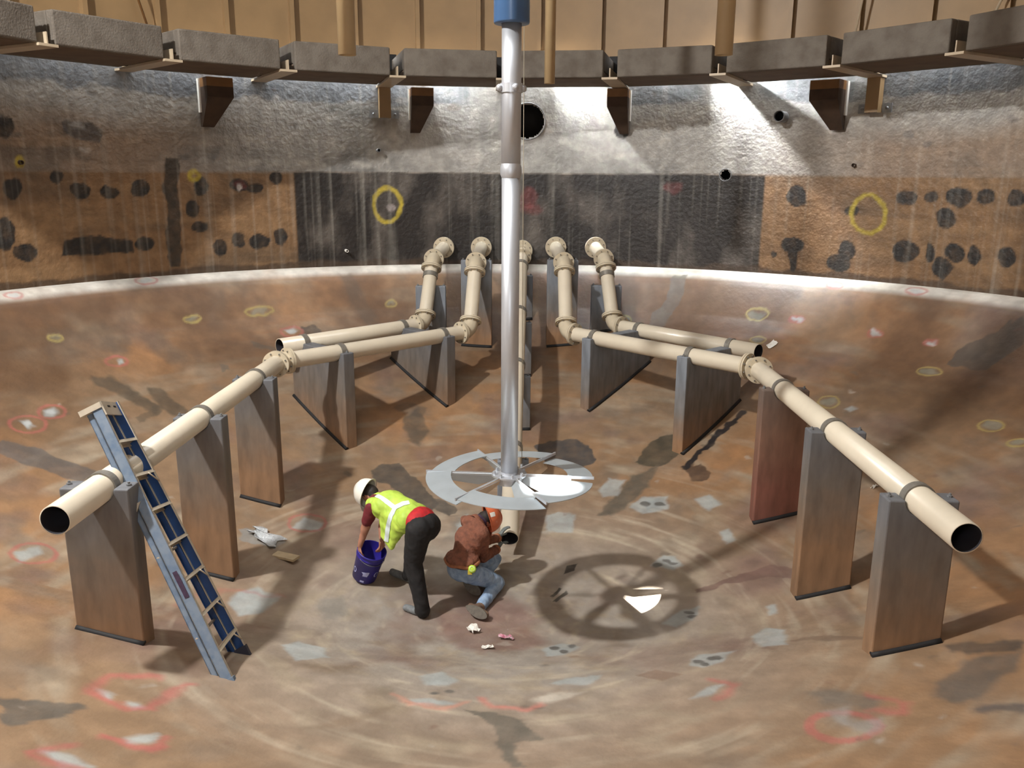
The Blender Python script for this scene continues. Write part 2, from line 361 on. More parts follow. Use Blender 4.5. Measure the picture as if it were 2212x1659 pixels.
fill([(1372, 1458), (1415, 1445), (1475, 1455), (1430, 1470)], (126, 104, 90), .8, rough=.01)
fill([(1740, 1495), (1800, 1490), (1910, 1508), (1890, 1530), (1790, 1525)], (108, 102, 94), .7, soft=.08)
fill([(1705, 1382), (1790, 1370), (1868, 1374), (1868, 1380), (1790, 1384)], (112, 92, 78), .6)
fill([(640, 1580), (720, 1558), (860, 1520), (850, 1532), (740, 1575)], (124, 106, 88), .5, soft=.06)
fill([(760, 1480), (870, 1478), (850, 1500), (780, 1495)], (118, 106, 92), .45, soft=.06)
fill([(770, 1470), (1000, 1600), (940, 1640), (800, 1560)], (128, 110, 92), .2, soft=.2)
fill([(985, 1120), (1010, 1100), (1000, 1160), (960, 1170)], (120, 118, 112), .4, soft=.06)
fill([(690, 1300), (740, 1290), (760, 1330), (700, 1340)], (126, 124, 118), .5, soft=.06)
# pale grey repair patches
G1 = (164, 172, 172)
for pts in ([(505, 1282), (555, 1268), (604, 1290), (560, 1325), (515, 1330), (500, 1305)], [(608, 1392), (650, 1385), (700, 1400), (712, 1420), (640, 1427)],
            [(905, 1462), (950, 1452), (992, 1470), (975, 1482), (920, 1480)], [(890, 1510), (960, 1515), (985, 1522), (900, 1526)],
            [(262, 1598), (300, 1590), (345, 1588), (335, 1604), (280, 1612)], [(95, 1618), (150, 1628), (205, 1655), (195, 1659), (130, 1659)],
            [(210, 1488), (245, 1500), (235, 1512)], [(270, 1518), (300, 1520), (318, 1532), (290, 1536)],
            [(1178, 1115), (1205, 1105), (1242, 1112), (1236, 1150), (1180, 1148)], [(1170, 1405), (1215, 1390), (1252, 1398), (1225, 1415), (1180, 1420)],
            [(1488, 1436), (1512, 1412), (1586, 1405), (1562, 1428), (1520, 1442)], [(1622, 1375), (1655, 1355), (1695, 1360), (1700, 1392), (1650, 1398)],
            [(1430, 1350), (1465, 1320), (1512, 1308), (1500, 1335), (1460, 1355)], [(1404, 1222), (1432, 1198), (1462, 1202), (1475, 1222), (1455, 1232)],
            [(1190, 1478), (1215, 1465), (1300, 1458), (1280, 1476)], [(1488, 1510), (1530, 1485), (1562, 1478), (1545, 1500)],
            [(30, 1192), (85, 1180), (95, 1195), (40, 1215)], [(92, 885), (118, 880), (130, 888), (120, 900), (96, 898)], [(42, 910), (62, 908), (78, 920), (60, 925)],
            [(625, 1140), (660, 1118), (700, 1130), (690, 1148)], [(1360, 1095), (1385, 1075), (1445, 1072), (1440, 1100), (1390, 1110)],
            [(1290, 1060), (1315, 1035), (1350, 1040), (1335, 1070), (1300, 1075)], [(1500, 1080), (1530, 1068), (1560, 1090), (1530, 1105)],
            [(985, 1135), (1010, 1110), (1030, 1150), (1010, 1180)], [(1555, 1150), (1575, 1142), (1590, 1165), (1570, 1175)], [(1826, 885), (1840, 878), (1852, 884), (1838, 892)],
            [(250, 778), (264, 775), (268, 784), (254, 786)], [(614, 712), (634, 706), (645, 716), (625, 722)], [(1655, 1310), (1672, 1305), (1680, 1325), (1662, 1330)]):
    fill(pts, G1, .7, soft=.04, rough=.02)
fill([(515, 1145), (560, 1145), (612, 1168), (600, 1186), (530, 1170)], (140, 142, 140), .7)
fill([(1150, 1512), (1190, 1500), (1265, 1490), (1230, 1508), (1170, 1520)], (196, 188, 174), .6, soft=.06)
for x, y in ((1200, 1402), (1222, 1408), (1235, 1397), (1512, 1428), (1540, 1422), (1525, 1434), (1552, 1420), (1440, 1212), (1418, 1222), (1455, 1216), (1488, 1322), (1492, 1332), (1395, 1088), (1425, 1090), (940, 1498), (968, 1494)):
    paint(col, X, Y, FE(x, y, 11, 4), (92, 90, 86), .85, soft=.02, rough=.02)
# spray-painted rings
RED = (172, 98, 92)
def ring(cx, cy, rx, ry, c, w=.038, a=.6): paint(col, X, Y, FE(cx, cy, rx, ry), c, a, 'ring', w, .022, .012)
for e_ in ((60, 916, 42, 18), (112, 889, 30, 14), (317, 606, 24, 8), (30, 637, 20, 6), (253, 780, 24, 10), (630, 717, 24, 11), (663, 1130, 42, 20), (72, 1196, 50, 22), (1720, 690, 15, 6), (1890, 722, 16, 6), (2010, 740, 14, 5), (1803, 616, 17, 7), (1980, 628, 22, 7)):
    ring(*e_, RED)
paint(col, X, Y, F([(345, 1468), (280, 1460), (235, 1462), (200, 1490), (235, 1515), (280, 1535), (330, 1532), (360, 1505), (410, 1480)]), RED, .65, 'line', .07, .05)
paint(col, X, Y, F([(215, 1592), (260, 1608), (300, 1620), (345, 1612), (360, 1600)]), RED, .7, 'line', .06, .04)
paint(col, X, Y, F([(160, 1610), (80, 1625), (110, 1650), (170, 1659)]), RED, .65, 'line', .06, .05)
paint(col, X, Y, F([(855, 1500), (900, 1525), (960, 1532), (1010, 1515)]), (200, 140, 120), .6, 'line', .05, .05)
paint(col, X, Y, F([(1040, 1505), (1060, 1528), (1140, 1535), (1165, 1522)]), (204, 120, 108), .6, 'line', .05, .05)
paint(col, X, Y, F([(1535, 1468), (1585, 1480), (1575, 1500), (1550, 1510)]), RED, .55, 'line', .06, .05)
ring(1820, 1570, 75, 30, RED, .07, .65)
fill([(1780, 1538), (1830, 1528), (1850, 1560), (1900, 1550), (1890, 1590), (1840, 1575)], (150, 150, 148), .55, soft=.06)
paint(col, X, Y, F([(1885, 1505), (1950, 1520), (1945, 1540), (1880, 1535)]), RED, .6, 'line', .07, .06)
paint(col, X, Y, F([(380, 1310), (420, 1290), (500, 1275), (610, 1290)]), RED, .35, 'line', .05, .06)
for e_ in ((416, 690, 20, 7), (560, 672, 32, 9), (120, 732, 17, 6), (845, 657, 12, 7), (1637, 678, 23, 13), (1638, 734, 17, 7), (1348, 692, 15, 9), (2007, 802, 27, 9), (2140, 920, 27, 12), (2198, 956, 22, 8), (1790, 868, 22, 14)):
    paint(col, X, Y, FE(e_[0], e_[1], e_[2]*.7, e_[3]*.7), (132, 132, 118), .7, soft=.04)
    ring(*e_, (176, 160, 96), .022, .7)
for e_ in ((60, 916), (112, 889), (317, 606), (30, 637), (630, 717), (1803, 616), (1980, 628), (1720, 690), (1890, 722), (2010, 740), (1540, 560)):
    paint(col, X, Y, FE(e_[0], e_[1], 13, 5), (180, 184, 184), .75, soft=.03)
for k in range(70):      # small worn-through spots
    x, y = random.uniform(0, 2212), random.uniform(690, 1650)
    paint(col, X, Y, FE(x, y, random.uniform(3, 14), random.uniform(1.5, 5)), random.choice([(92, 84, 76), (176, 168, 156), (112, 84, 72)]), .5, soft=.03)
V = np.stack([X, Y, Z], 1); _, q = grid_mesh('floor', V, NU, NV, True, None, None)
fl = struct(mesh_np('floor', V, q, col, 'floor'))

# ------------------------------------------------------------------ wall (concrete, full height to the tan steel shell)
#WALL
wa = np.concatenate([np.linspace(math.radians(-78), math.radians(78), 1150), np.linspace(math.radians(78), math.radians(282), 160)[1:-1]]); NU = len(wa)
wz = np.linspace(Z_RIM-.03, 1.62, 130); NV = len(wz)
A, ZZ = np.meshgrid(wa, wz, indexing='ij'); a_ = A.ravel(); z_ = ZZ.ravel(); U = a_*R_WALL
n1 = fbm(U*.8, z_*1.4, 4); n2 = fbm(U*3, z_*5, 4); nst = fbm(U*9, z_*.22, 3); nst2 = fbm(U*16+7, z_*.12, 2)
low = np.repeat(L3((132, 102, 72)), len(U), 0); low = mixc(low, L3((106, 86, 66)), (n1-.45)*4); low = mixc(low, L3((144, 114, 82)), (fbm(U*.5+3, z_*6, 3)-.5)*3)
upp = np.repeat(L3((160, 157, 151)), len(U), 0); upp = mixc(upp, L3((122, 121, 118)), (n1-.5)*4); upp = mixc(upp, L3((176, 172, 164)), (n2-.52)*3)
kb = np.clip((.12-z_ + (n1-.5)*.5)/.5+.5, 0, 1)
kside = np.clip((np.abs(a_)-.55)/.25, 0, 1)*np.clip((1.0-z_+(n1-.5)*.5)/.4, 0, 1)*.7
col = mixc(upp, low, np.maximum(np.clip((.10-z_)/.06, 0, 1), kside))
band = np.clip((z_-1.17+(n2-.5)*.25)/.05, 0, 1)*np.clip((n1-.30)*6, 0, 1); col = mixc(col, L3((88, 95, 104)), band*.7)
UX, UZ = U, z_
def WP(pts):
    o = []
    for x, y in pts: p = atw(x, y); o.append((math.atan2(p[0], p[1])*R_WALL, p[2]))
    return o
def WE(cx, cy, rx, ry): return WP(ell(cx, cy, rx, ry))
# coal-black repaired area
bp_ = WP([(632, 368), (1655, 382)]); uL, uR = bp_[0][0], bp_[1][0]
blk = np.clip((U-uL)/.03, 0, 1)*np.clip((uR-U)/.03, 0, 1)*np.clip((.09+(n2-.5)*.06-z_)/.03, 0, 1)
bc = mixc(np.repeat(L3((34, 33, 33)), len(U), 0), L3((98, 92, 86)), (fbm(U*2.2, z_*1.1+9, 5)-.50)*3.4)
col = mixc(col, bc, blk*.97)
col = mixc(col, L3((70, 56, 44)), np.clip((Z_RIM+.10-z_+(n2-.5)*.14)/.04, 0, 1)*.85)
def wf(pts, c=(40, 38, 37), a=.95, **k): paint(col, UX, UZ, pts, c, a, soft=k.pop('soft', .02), rough=k.pop('rough', .02), **k)
for e_ in ((27, 408, 20, 22), (120, 384, 15, 15), (175, 412, 22, 20), (237, 414, 21, 14), (302, 407, 20, 21), (434, 402, 17, 22), (516, 400, 22, 14), (550, 407, 18, 12), (596, 385, 14, 14), (415, 450, 15, 18), (430, 490, 18, 14),
           (475, 535, 16, 17), (515, 518, 15, 19), (561, 523, 22, 17), (606, 512, 16, 16), (10, 505, 22, 38), (52, 545, 27, 20), (313, 525, 20, 15), (10, 275, 20, 22), (1958, 427, 24, 18), (2012, 427, 14, 12), (2072, 427, 28, 20),
           (2130, 425, 20, 14), (2197, 428, 20, 20), (2042, 472, 22, 25), (1957, 543, 30, 25), (2010, 545, 11, 20), (2062, 548, 22, 22), (2105, 553, 15, 24), (2174, 557, 20, 24), (2028, 575, 14, 20), (1712, 530, 25, 18), (1713, 562, 10, 26),
           (1812, 568, 26, 22), (1830, 540, 18, 22), (1672, 550, 8, 6), (1722, 425, 22, 24), (1840, 455, 14, 12)):
    wf(WE(*e_))
wf(WP([(132, 555), (140, 520), (180, 512), (215, 508), (250, 516), (288, 520), (290, 545), (240, 545), (190, 552)]))
wf(WP([(358, 340), (388, 345), (385, 420), (392, 500), (388, 578), (368, 578), (358, 520), (362, 440), (350, 415)]), (60, 54, 48), .85)
wf(WP([(135, 265), (200, 262), (222, 280), (215, 308), (160, 300), (140, 285)]), (76, 74, 74), .8)
wf(WP([(2040, 560), (2060, 580), (2035, 610), (2020, 590)]))
for k in range(46):   # popped blisters along the top
    x = random.uniform(0, 2200); wf(WE(x, random.uniform(190, 350), random.uniform(3, 16), random.uniform(3, 9)), random.choice([(84, 84, 86), (180, 176, 170), (96, 84, 74)]), .45, soft=.03)
for e_ in ((837, 442, 30, 37, .07), (1876, 463, 37, 42, .06), (43, 350, 5, 9, .05), (418, 379, 11, 9, .07)):
    paint(col, UX, UZ, WE(*e_[:4]), (186, 166, 60), .85, 'ring', e_[4], .03, .015)
for e_ in ((1455, 405, 20, 12), (518, 400, 14, 9), (1140, 430, 22, 25), (1150, 455, 25, 10)):
    paint(col, UX, UZ, WE(*e_), (134, 62, 62), .35, soft=.06)
wf(WE(845, 447, 12, 8), (150, 140, 138), .7); wf(WE(516, 405, 6, 8), (190, 184, 180), .8)
wf(WE(1343, 280, 18, 18), (44, 42, 40), .9)
# run-off streaks
st = np.clip((nst-.62)*7, 0, 1)*.14+np.clip((nst2-.66)*9, 0, 1)*.20*np.clip(fbm(U*.6+30, z_*.8, 3)*2-.6, 0, 1)
col = mixc(col, L3((196, 192, 180)), st)
# round openings
HOLES = [(1140, 262, .30), (1567, 378, .098)]
hc = []
for x, y, r in HOLES: p = atw(x, y); hc.append((math.atan2(p[0], p[1]), p[2], r))
V = np.stack([R_WALL*np.sin(a_), R_WALL*np.cos(a_), z_], 1); _, q = grid_mesh('w', V, NU, NV, True, None, None)
cu = U[q].mean(1); cz = z_[q].mean(1); keep = np.ones(len(q), bool)
for a, z, r in hc: keep &= ~(np.hypot(cu-a*R_WALL, cz-z) < r-.02)
# manway behind the camera stays closed off view; the wall is complete
wl = struct(mesh_np('wall_concrete', V, q[keep], col, 'wallc'))
wl.name = 'wall_back'

# tan steel shell above
n = 256; b = MB(); vs = []; 
zs = [1.55, 4.0, ROOF_Z]; RS = 7.95
for z in zs: vs += [(RS*math.sin(2*math.pi*k/n), RS*math.cos(2*math.pi*k/n), z) for k in range(n)]
b.add(vs, [(i*n+k, i*n+(k+1) % n, (i+1)*n+(k+1) % n, (i+1)*n+k) for i in range(2) for k in range(n)], 0, True)
vs = [(R*math.sin(2*math.pi*k/n), R*math.cos(2*math.pi*k/n), 1.62) for R in (R_WALL, RS) for k in range(n)]
b.add(vs, [(k, (k+1) % n, n+(k+1) % n, n+k) for k in range(n)], 1)
shell = struct(b.build('wall_upper', ['tan_steel', 'wallc'], origin=(0, 0, 1.55)))
for k in range(48):
    a = math.radians(-4.2+7.5*k)
    if math.cos(a) < -.2: continue
    er = Vector((math.sin(a), math.cos(a), 0)); et = Vector((math.cos(a), -math.sin(a), 0))
    b = MB(); b.frame_box(er*RS+Vector((0, 0, 1.6)), et, er, (0, 0, 1), (-.008, -.10, 0), (.008, 0, ROOF_Z-1.6)); b.frame_box(er*RS+Vector((0, 0, 1.6)), et, er, (0, 0, 1), (-.008, -.115, 0), (.06, -.10, ROOF_Z-1.6))
    b.build('stiffener', 'tan_steel', shell)
# roof with the round hatches
b = MB(); N_ = 96; hx, hy = HATCH.x, HATCH.y
hr = .24; outer = []
inner = []
for k in range(N_):
    a = 2*math.pi*k/N_; d = Vector((math.cos(a), math.sin(a)))
    inner.append((hx+hr*d.x, hy+hr*d.y, ROOF_Z))
    h = Vector((hx, hy)); bb = h.dot(d); t = -bb+math.sqrt(bb*bb-h.dot(h)+(RS+.4)**2); outer.append((hx+d.x*t, hy+d.y*t, ROOF_Z))
b.add(inner+outer, [(k, (k+1) % N_, N_+(k+1) % N_, N_+k) for k in range(N_)])
struct(b.build('ceiling', 'roof', origin=(0, 0, ROOF_Z)))

# ------------------------------------------------------------------ launder ring
#LAUNDER
DL = math.pi/12; PH0 = -.01764+.0004
def polar(a, r, z): return Vector((r*math.sin(a), r*math.cos(a), z))
ZB, R_OUT = 1.49, 7.56
ordn = ['leftmost', 'second', 'third', 'fourth', 'fifth', 'sixth', 'seventh', 'eighth', 'ninth', 'tenth']
def trough(i):
    a0 = PH0+(i-4)*DL+.006; a1 = a0+DL-.012      # beam i at left end
    am = (a0+a1)/2; er = polar(am, 1, 0); et = Vector((math.cos(am), -math.sin(am), 0))
    gap = .07; hw0 = R_IN*math.sin((a1-a0)/2)-gap; cr = R_IN*math.cos((a1-a0)/2); hw1 = R_OUT*math.sin((a1-a0)/2)-gap
    zt = 1.885; o = er*0
    b = MB()
    def quad(r0, w0, r1, w1, z0, z1, mi=0):
        vs = [er*r+et*w+Vector((0, 0, z)) for z in (z0, z1) for r, w in ((r0, -w0), (r0, w0), (r1, w1), (r1, -w1))]
        b.add(vs, [(0, 1, 2, 3), (7, 6, 5, 4), (0, 4, 5, 1), (1, 5, 6, 2), (2, 6, 7, 3), (3, 7, 4, 0)], mi)
    W_ = lambda r: hw0+(hw1-hw0)*(r-cr)/(R_OUT-cr)
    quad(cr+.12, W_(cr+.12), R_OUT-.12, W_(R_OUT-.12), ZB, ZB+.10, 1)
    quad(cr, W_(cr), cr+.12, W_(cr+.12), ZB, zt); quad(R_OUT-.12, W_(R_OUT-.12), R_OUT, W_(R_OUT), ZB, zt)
    for sgn in (-1, 1):   # end walls
        p = [er*(cr+.12)+et*sgn*W_(cr+.12), er*(R_OUT-.12)+et*sgn*W_(R_OUT-.12), er*(R_OUT-.12)+et*sgn*(W_(R_OUT-.12)-.08), er*(cr+.12)+et*sgn*(W_(cr+.12)-.08)]
        vs = [v+Vector((0, 0, z)) for z in (ZB+.10, zt) for v in p]
        b.add(vs, [(0, 1, 2, 3), (7, 6, 5, 4), (0, 4, 5, 1), (1, 5, 6, 2), (2, 6, 7, 3), (3, 7, 4, 0)])
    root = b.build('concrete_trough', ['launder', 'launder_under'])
    bv = root.modifiers.new('bevel', 'BEVEL'); bv.width = .018; bv.segments = 2; bv.limit_method = 'ANGLE'
    aj = PH0+(i-4)*DL; ej = polar(aj, 1, 0); tj = Vector((math.cos(aj), -math.sin(aj), 0))
    b = MB(); b.frame_box(ej*0, tj, ej, (0, 0, 1), (-.2, R_OUT+.006, ZB+.02), (.2, R_OUT+.014, 1.97)); b.build('joint_mask', 'black', root)  # black plate added behind the joint to hide the gap lights
    return root
tl = {-1: 'grey concrete trough block cut off by the left edge of the photo', 0: 'first whole grey trough block from the left, darkest brown underside', 1: 'trough block right of the first one, above the leftmost wall bracket',
      2: 'trough block behind the left hanging tan pipe', 3: 'trough block just left of the steel centre shaft', 4: 'trough block just right of the steel centre shaft, behind the middle tan pipe',
      5: 'trough block left of the right hanging tan pipe, above the round black spot', 6: 'trough block right of the right hanging tan pipe', 7: 'last whole grey trough block towards the right edge', 8: 'dark trough block cut off by the right edge of the photo'}
for i in range(-1, 9):
    tag(trough(i), tl[i], 'concrete trough', 'concrete trough blocks in a ring under the roof')
bl = {-1: 'tan support beam beneath the troughs outside the left edge', 0: 'leftmost tan tee beam under the joint of two trough blocks', 1: 'second tan tee beam from the left under the trough ring', 2: 'third tan tee beam, just left of the hanging tan pipe',
      3: 'tan tee beam with wall leg left of the steel shaft', 4: 'tan tee beam half hidden behind the steel centre shaft', 5: 'tan tee beam with a leg to the right of the centre shaft',
      6: 'tan tee beam straight below the right hanging tan pipe', 7: 'tan tee beam with long wall leg and two base plates at right', 8: 'rightmost tan tee beam near the right edge'}
for i in range(0, 9):
    a = PH0+(i-4)*DL; er = polar(a, 1, 0); et = Vector((math.cos(a), -math.sin(a), 0))
    t = empty('support_beam', er*(R_IN-.03)+Vector((0, 0, ZB-.032)), bl[i], 'beam', 'tan tee beams carrying the trough ring')
    b = MB(); b.frame_box(er*0, et, er, (0, 0, 1), (-.12, R_IN-.05, ZB-.033), (.12, R_WALL-.005, ZB-.002)); b.build('flange', 'tan_pale', t)
    b = MB(); b.frame_box(er*0, et, er, (0, 0, 1), (-.008, R_IN-.03, ZB-.002), (.008, R_WALL-.005, ZB+.13)); b.build('web', 'tan_pale', t)
    if i in (3, 5, 7):
        zl = .97 if i != 5 else 1.12
        b = MB(); b.frame_box(er*0, et, er, (0, 0, 1), (-.095, R_WALL-.16, zl), (-.075, R_WALL-.012, ZB-.034)); b.frame_box(er*0, et, er, (0, 0, 1), (.075, R_WALL-.16, zl), (.095, R_WALL-.012, ZB-.034)); b.frame_box(er*0, et, er, (0, 0, 1), (-.095, R_WALL-.17, zl), (.095, R_WALL-.16, ZB-.034))
        b.build('leg', 'tan_steel', t)
        if i != 5:
            for sx in (-1, 1):
                b = MB(); b.frame_box(er*0, et, er, (0, 0, 1), (sx*.18-.065, R_WALL-.035, zl), (sx*.18+.065, R_WALL-.012, zl+.13)); b.lathe(er*(R_WALL-.035)+et*sx*.18+Vector((0, 0, zl+.065)), -er, [(.022, 0), (.022, .03), (0, .03)], 8); b.build('base_plate', 'steelgrey', t)
# gusset brackets on the wall
for x0, x1, lab, sgn in ((423, 488, 'dark brown wall bracket nearest the left edge, under the trough ring', -1), (880, 934, 'dark brown wall bracket left of the centre shaft', -1), (1366, 1316, 'dark wall bracket above the round black spot, right of the shaft', 1), (1838, 1767, 'widest dark wall bracket, beside the base plates at right', 1)):
    pa = atw(x0, 185); a = math.atan2(pa[0], pa[1]); pb = atw(x1, 185); a2 = math.atan2(pb[0], pb[1])
    am = (a+a2)/2; er = polar(am, 1, 0); et = Vector((math.cos(am), -math.sin(am), 0)); hw = abs(a2-a)/2*R_WALL*.86
    t = empty('wall_bracket', er*R_WALL+Vector((0, 0, .6)), lab, 'bracket', 'dark brackets on the concrete wall')
    zt = ZB-.045; dp = .42
    b = MB(); vs = []
    for z, l_, h_, r_d in ((zt-.13, -1, 1, dp), (1.16, -1, 1, dp), (.74, *((-1, -.1) if sgn < 0 else (.1, 1)), .08)):
        vs += [er*(R_WALL-rr_)+et*hw*w_+Vector((0, 0, z)) for rr_, w_ in ((.012, l_), (.012, h_), (r_d, h_), (r_d, l_))]
    b.add(vs, [(0, 1, 2, 3), (8, 11, 10, 9)]+[(i*4+k, i*4+(k+1) % 4, (i+1)*4+(k+1) % 4, (i+1)*4+k) for i in range(2) for k in range(4)]); b.build('gusset', 'dark_steel', t)
    b = MB(); b.frame_box(er*0, et, er, (0, 0, 1), (-hw, R_WALL-dp, zt-.13), (hw, R_WALL-.012, zt)); b.build('cap_plate', 'tan_dark', t)
    b = MB(); b.frame_box(er*R_WALL+et*sgn*(hw+.012), et, er, (0, 0, 1), (-.012, -.10, .95), (.012, -.012, zt)); b.build('lit_edge_strip', 'paper', t)  # pale strip added to imitate the bracket's lit edge

# ------------------------------------------------------------------ wall fittings
def sleeve(x, y, r, name, label, cat, out=.03, rimmat='steelgrey', depth=.5, thick=.012):
    p = atw(x, y); a = math.atan2(p[0], p[1]); er = polar(a, 1, 0); c = er*(R_WALL-out)+Vector((0, 0, p[2]))
    t = empty(name, c, label, cat)
    b = MB(); b.lathe(c, er, [(r, out+.02), (r, 0), (r-thick, 0), (r-thick, .05)], 32); b.build('sleeve', rimmat, t)
    b = MB(); b.lathe(c, er, [(r-thick, .05), (r-thick, depth), (0, depth)], 32); b.build('bore', 'black', t)
    return t
sleeve(1140, 262, .31, 'wall_opening', 'large round dark opening in the wall behind the steel shaft', 'opening', .012)
sleeve(1567, 378, .105, 'wall_opening', 'small round dark hole in the wall at the top of the black area', 'opening', .012)
sleeve(1693, 253, .085, 'pipe_stub', 'short open pipe stub jutting from the pale upper wall at right', 'pipe', .26, 'steelgrey', .24)
sleeve(816, 325, .03, 'conduit_stub', 'thin short stub above the yellow painted ring on the wall', 'pipe', .16, 'steelgrey', .15, .008)
sleeve(747, 541, .025, 'conduit_stub', 'tiny pale stub low on the black wall left of the pipes', 'pipe', .14, 'paper', .13, .008)
sleeve(43, 351, .03, 'conduit_stub', 'tiny stub inside a yellow spray ring at far left of wall', 'pipe', .05, 'dark_steel', .1, .008)
sleeve(1846, 357, .03, 'conduit_stub', 'tiny dark stub on the wall below the rightmost bracket', 'pipe', .05, 'dark_steel', .1, .008)

# ------------------------------------------------------------------ pipes
#PIPES
PR = .1095; ZP = -2.2976
def arc_pts(p, q, r, rad, n=10):
    """fillet of the corner p-q-r"""
    p, q, r = Vector(p), Vector(q), Vector(r); u = (p-q).normalized(); v = (r-q).normalized(); ang = u.angle(v)
    d = rad/math.tan(ang/2); a, c = q+u*d, q+v*d; ctr = q+(u+v).normalized()*(rad/math.sin(ang/2)); out = []
    for k in range(n+1):
        w = (a-ctr).lerp(c-ctr, k/n).normalized() if False else None
        out.append(None)
    e1 = (a-ctr).normalized(); tot = math.pi-ang; ax = e1.cross((c-ctr).normalized()).normalized()
    return [ctr+Quaternion(ax, tot*k/n) @ (e1*rad) for k in range(n+1)]
def flange(t, p, d, R=.168, th=.026, name='flange'):
    d = Vector(d).normalized(); b = MB(); p = Vector(p)
    b.lathe(p-d*th, d, [(PR, -.0), (R, 0), (R, th*.9), (PR, th*.9), (PR, th*1.1), (R, th*1.1), (R, th*2), (PR, th*2)], 36, smooth=False)
    up = Vector((0, 0, 1)); u = d.cross(up).normalized(); w = d.cross(u)
    for k in range(8):
        a = math.pi/8+k*math.pi/4; c = p+(u*math.cos(a)+w*math.sin(a))*(R+PR)/2
        b.tube([c-d*(th+.014), c+d*(th+.014)], .011, 6, True, 1, False)
    return b.build(name, ['cream_fit', 'clamp'], t)
def pipe_run(name, label, pts, erad=.24, endopen=True, group='cream pipes from the back wall'):
    pts = [Vector(p) for p in pts]
    t = empty(name, (pts[0].x, pts[0].y-.3, pts[0].z-.15), label, 'pipe', group)
    cur = pts[0]; flange(t, pts[0]+(pts[1]-pts[0]).normalized()*.06, pts[1]-pts[0], .185)
    n = len(pts)
    for i in range(1, n-1):
        A_ = arc_pts(pts[i-1], pts[i], pts[i+1], erad)
        b = MB(); b.tube([cur, A_[0]], PR, 32, False); b.build('pipe_section', 'cream', t)
        d0 = (pts[i]-pts[i-1]).normalized(); d1 = (pts[i+1]-pts[i]).normalized()
        b = MB(); b.tube(A_, PR+.008, 32, False); b.build('elbow', 'cream_fit', t)
        flange(t, A_[0]-d0*.03, d0); flange(t, A_[-1]+d1*.03, d1)
        cur = A_[-1]
    e = pts[-1]; d = (e-cur).normalized(); L_ = (e-cur).length
    b = MB(); b.lathe(cur, d, [(PR, 0), (PR, L_), (PR-.008, L_)], 40); b.build('pipe_section', 'cream', t)
    b = MB(); b.lathe(e, -d, [(PR-.008, 0), (PR-.008, 1.0), (0, 1.0)], 32); b.build('bore', 'bore', t)
    return t
def P3(p): return (float(p[0]), float(p[1]), float(p[2]))
oR = atw(1200, 533); oRR = atw(1285, 533); oL = atw(1040, 533); oLL = atw(960, 533); oC = atw(1128, 540)
inR = [P3(oR), P3(aty(1219, 570, 6.0)), (.87, 5.25, ZP), (3.10, 2.83, ZP), (3.035, -2.33, ZP)]
inL = [P3(oL), P3(aty(1027, 570, 6.0)), (-.61, 5.33, ZP), (-2.935, 3.03, ZP), (-3.105, -2.11, ZP)]
ouR = [P3(oRR), P3(aty(1307, 563, 6.62)), (1.675, 5.93, ZP), (3.42, 3.85, ZP)]
ouL = [P3(oLL), P3(aty(934, 563, 6.62)), (-1.375, 5.96, ZP), (-3.20, 4.05, ZP)]
pipe_run('drain_pipe', 'long cream pipe with three elbows ending open at lower right', inR)
pipe_run('drain_pipe', 'long cream pipe passing behind the ladder, open end at lower left', inL)
pipe_run('drain_pipe', 'short cream pipe behind the long right one, open end mid right', ouR)
pipe_run('drain_pipe', 'short cream pipe behind the long left one, open end mid left', ouL)
CE = Vector(P3(aty(1100, 1163, 1.38))); c1 = Vector((.205, 7.25, -1.30))
cdir = (CE-c1).normalized()
pipe_run('drain_pipe', 'straight cream pipe behind the shaft, open end in the kneeling man\'s hands', [P3(oC), c1, CE], .12)

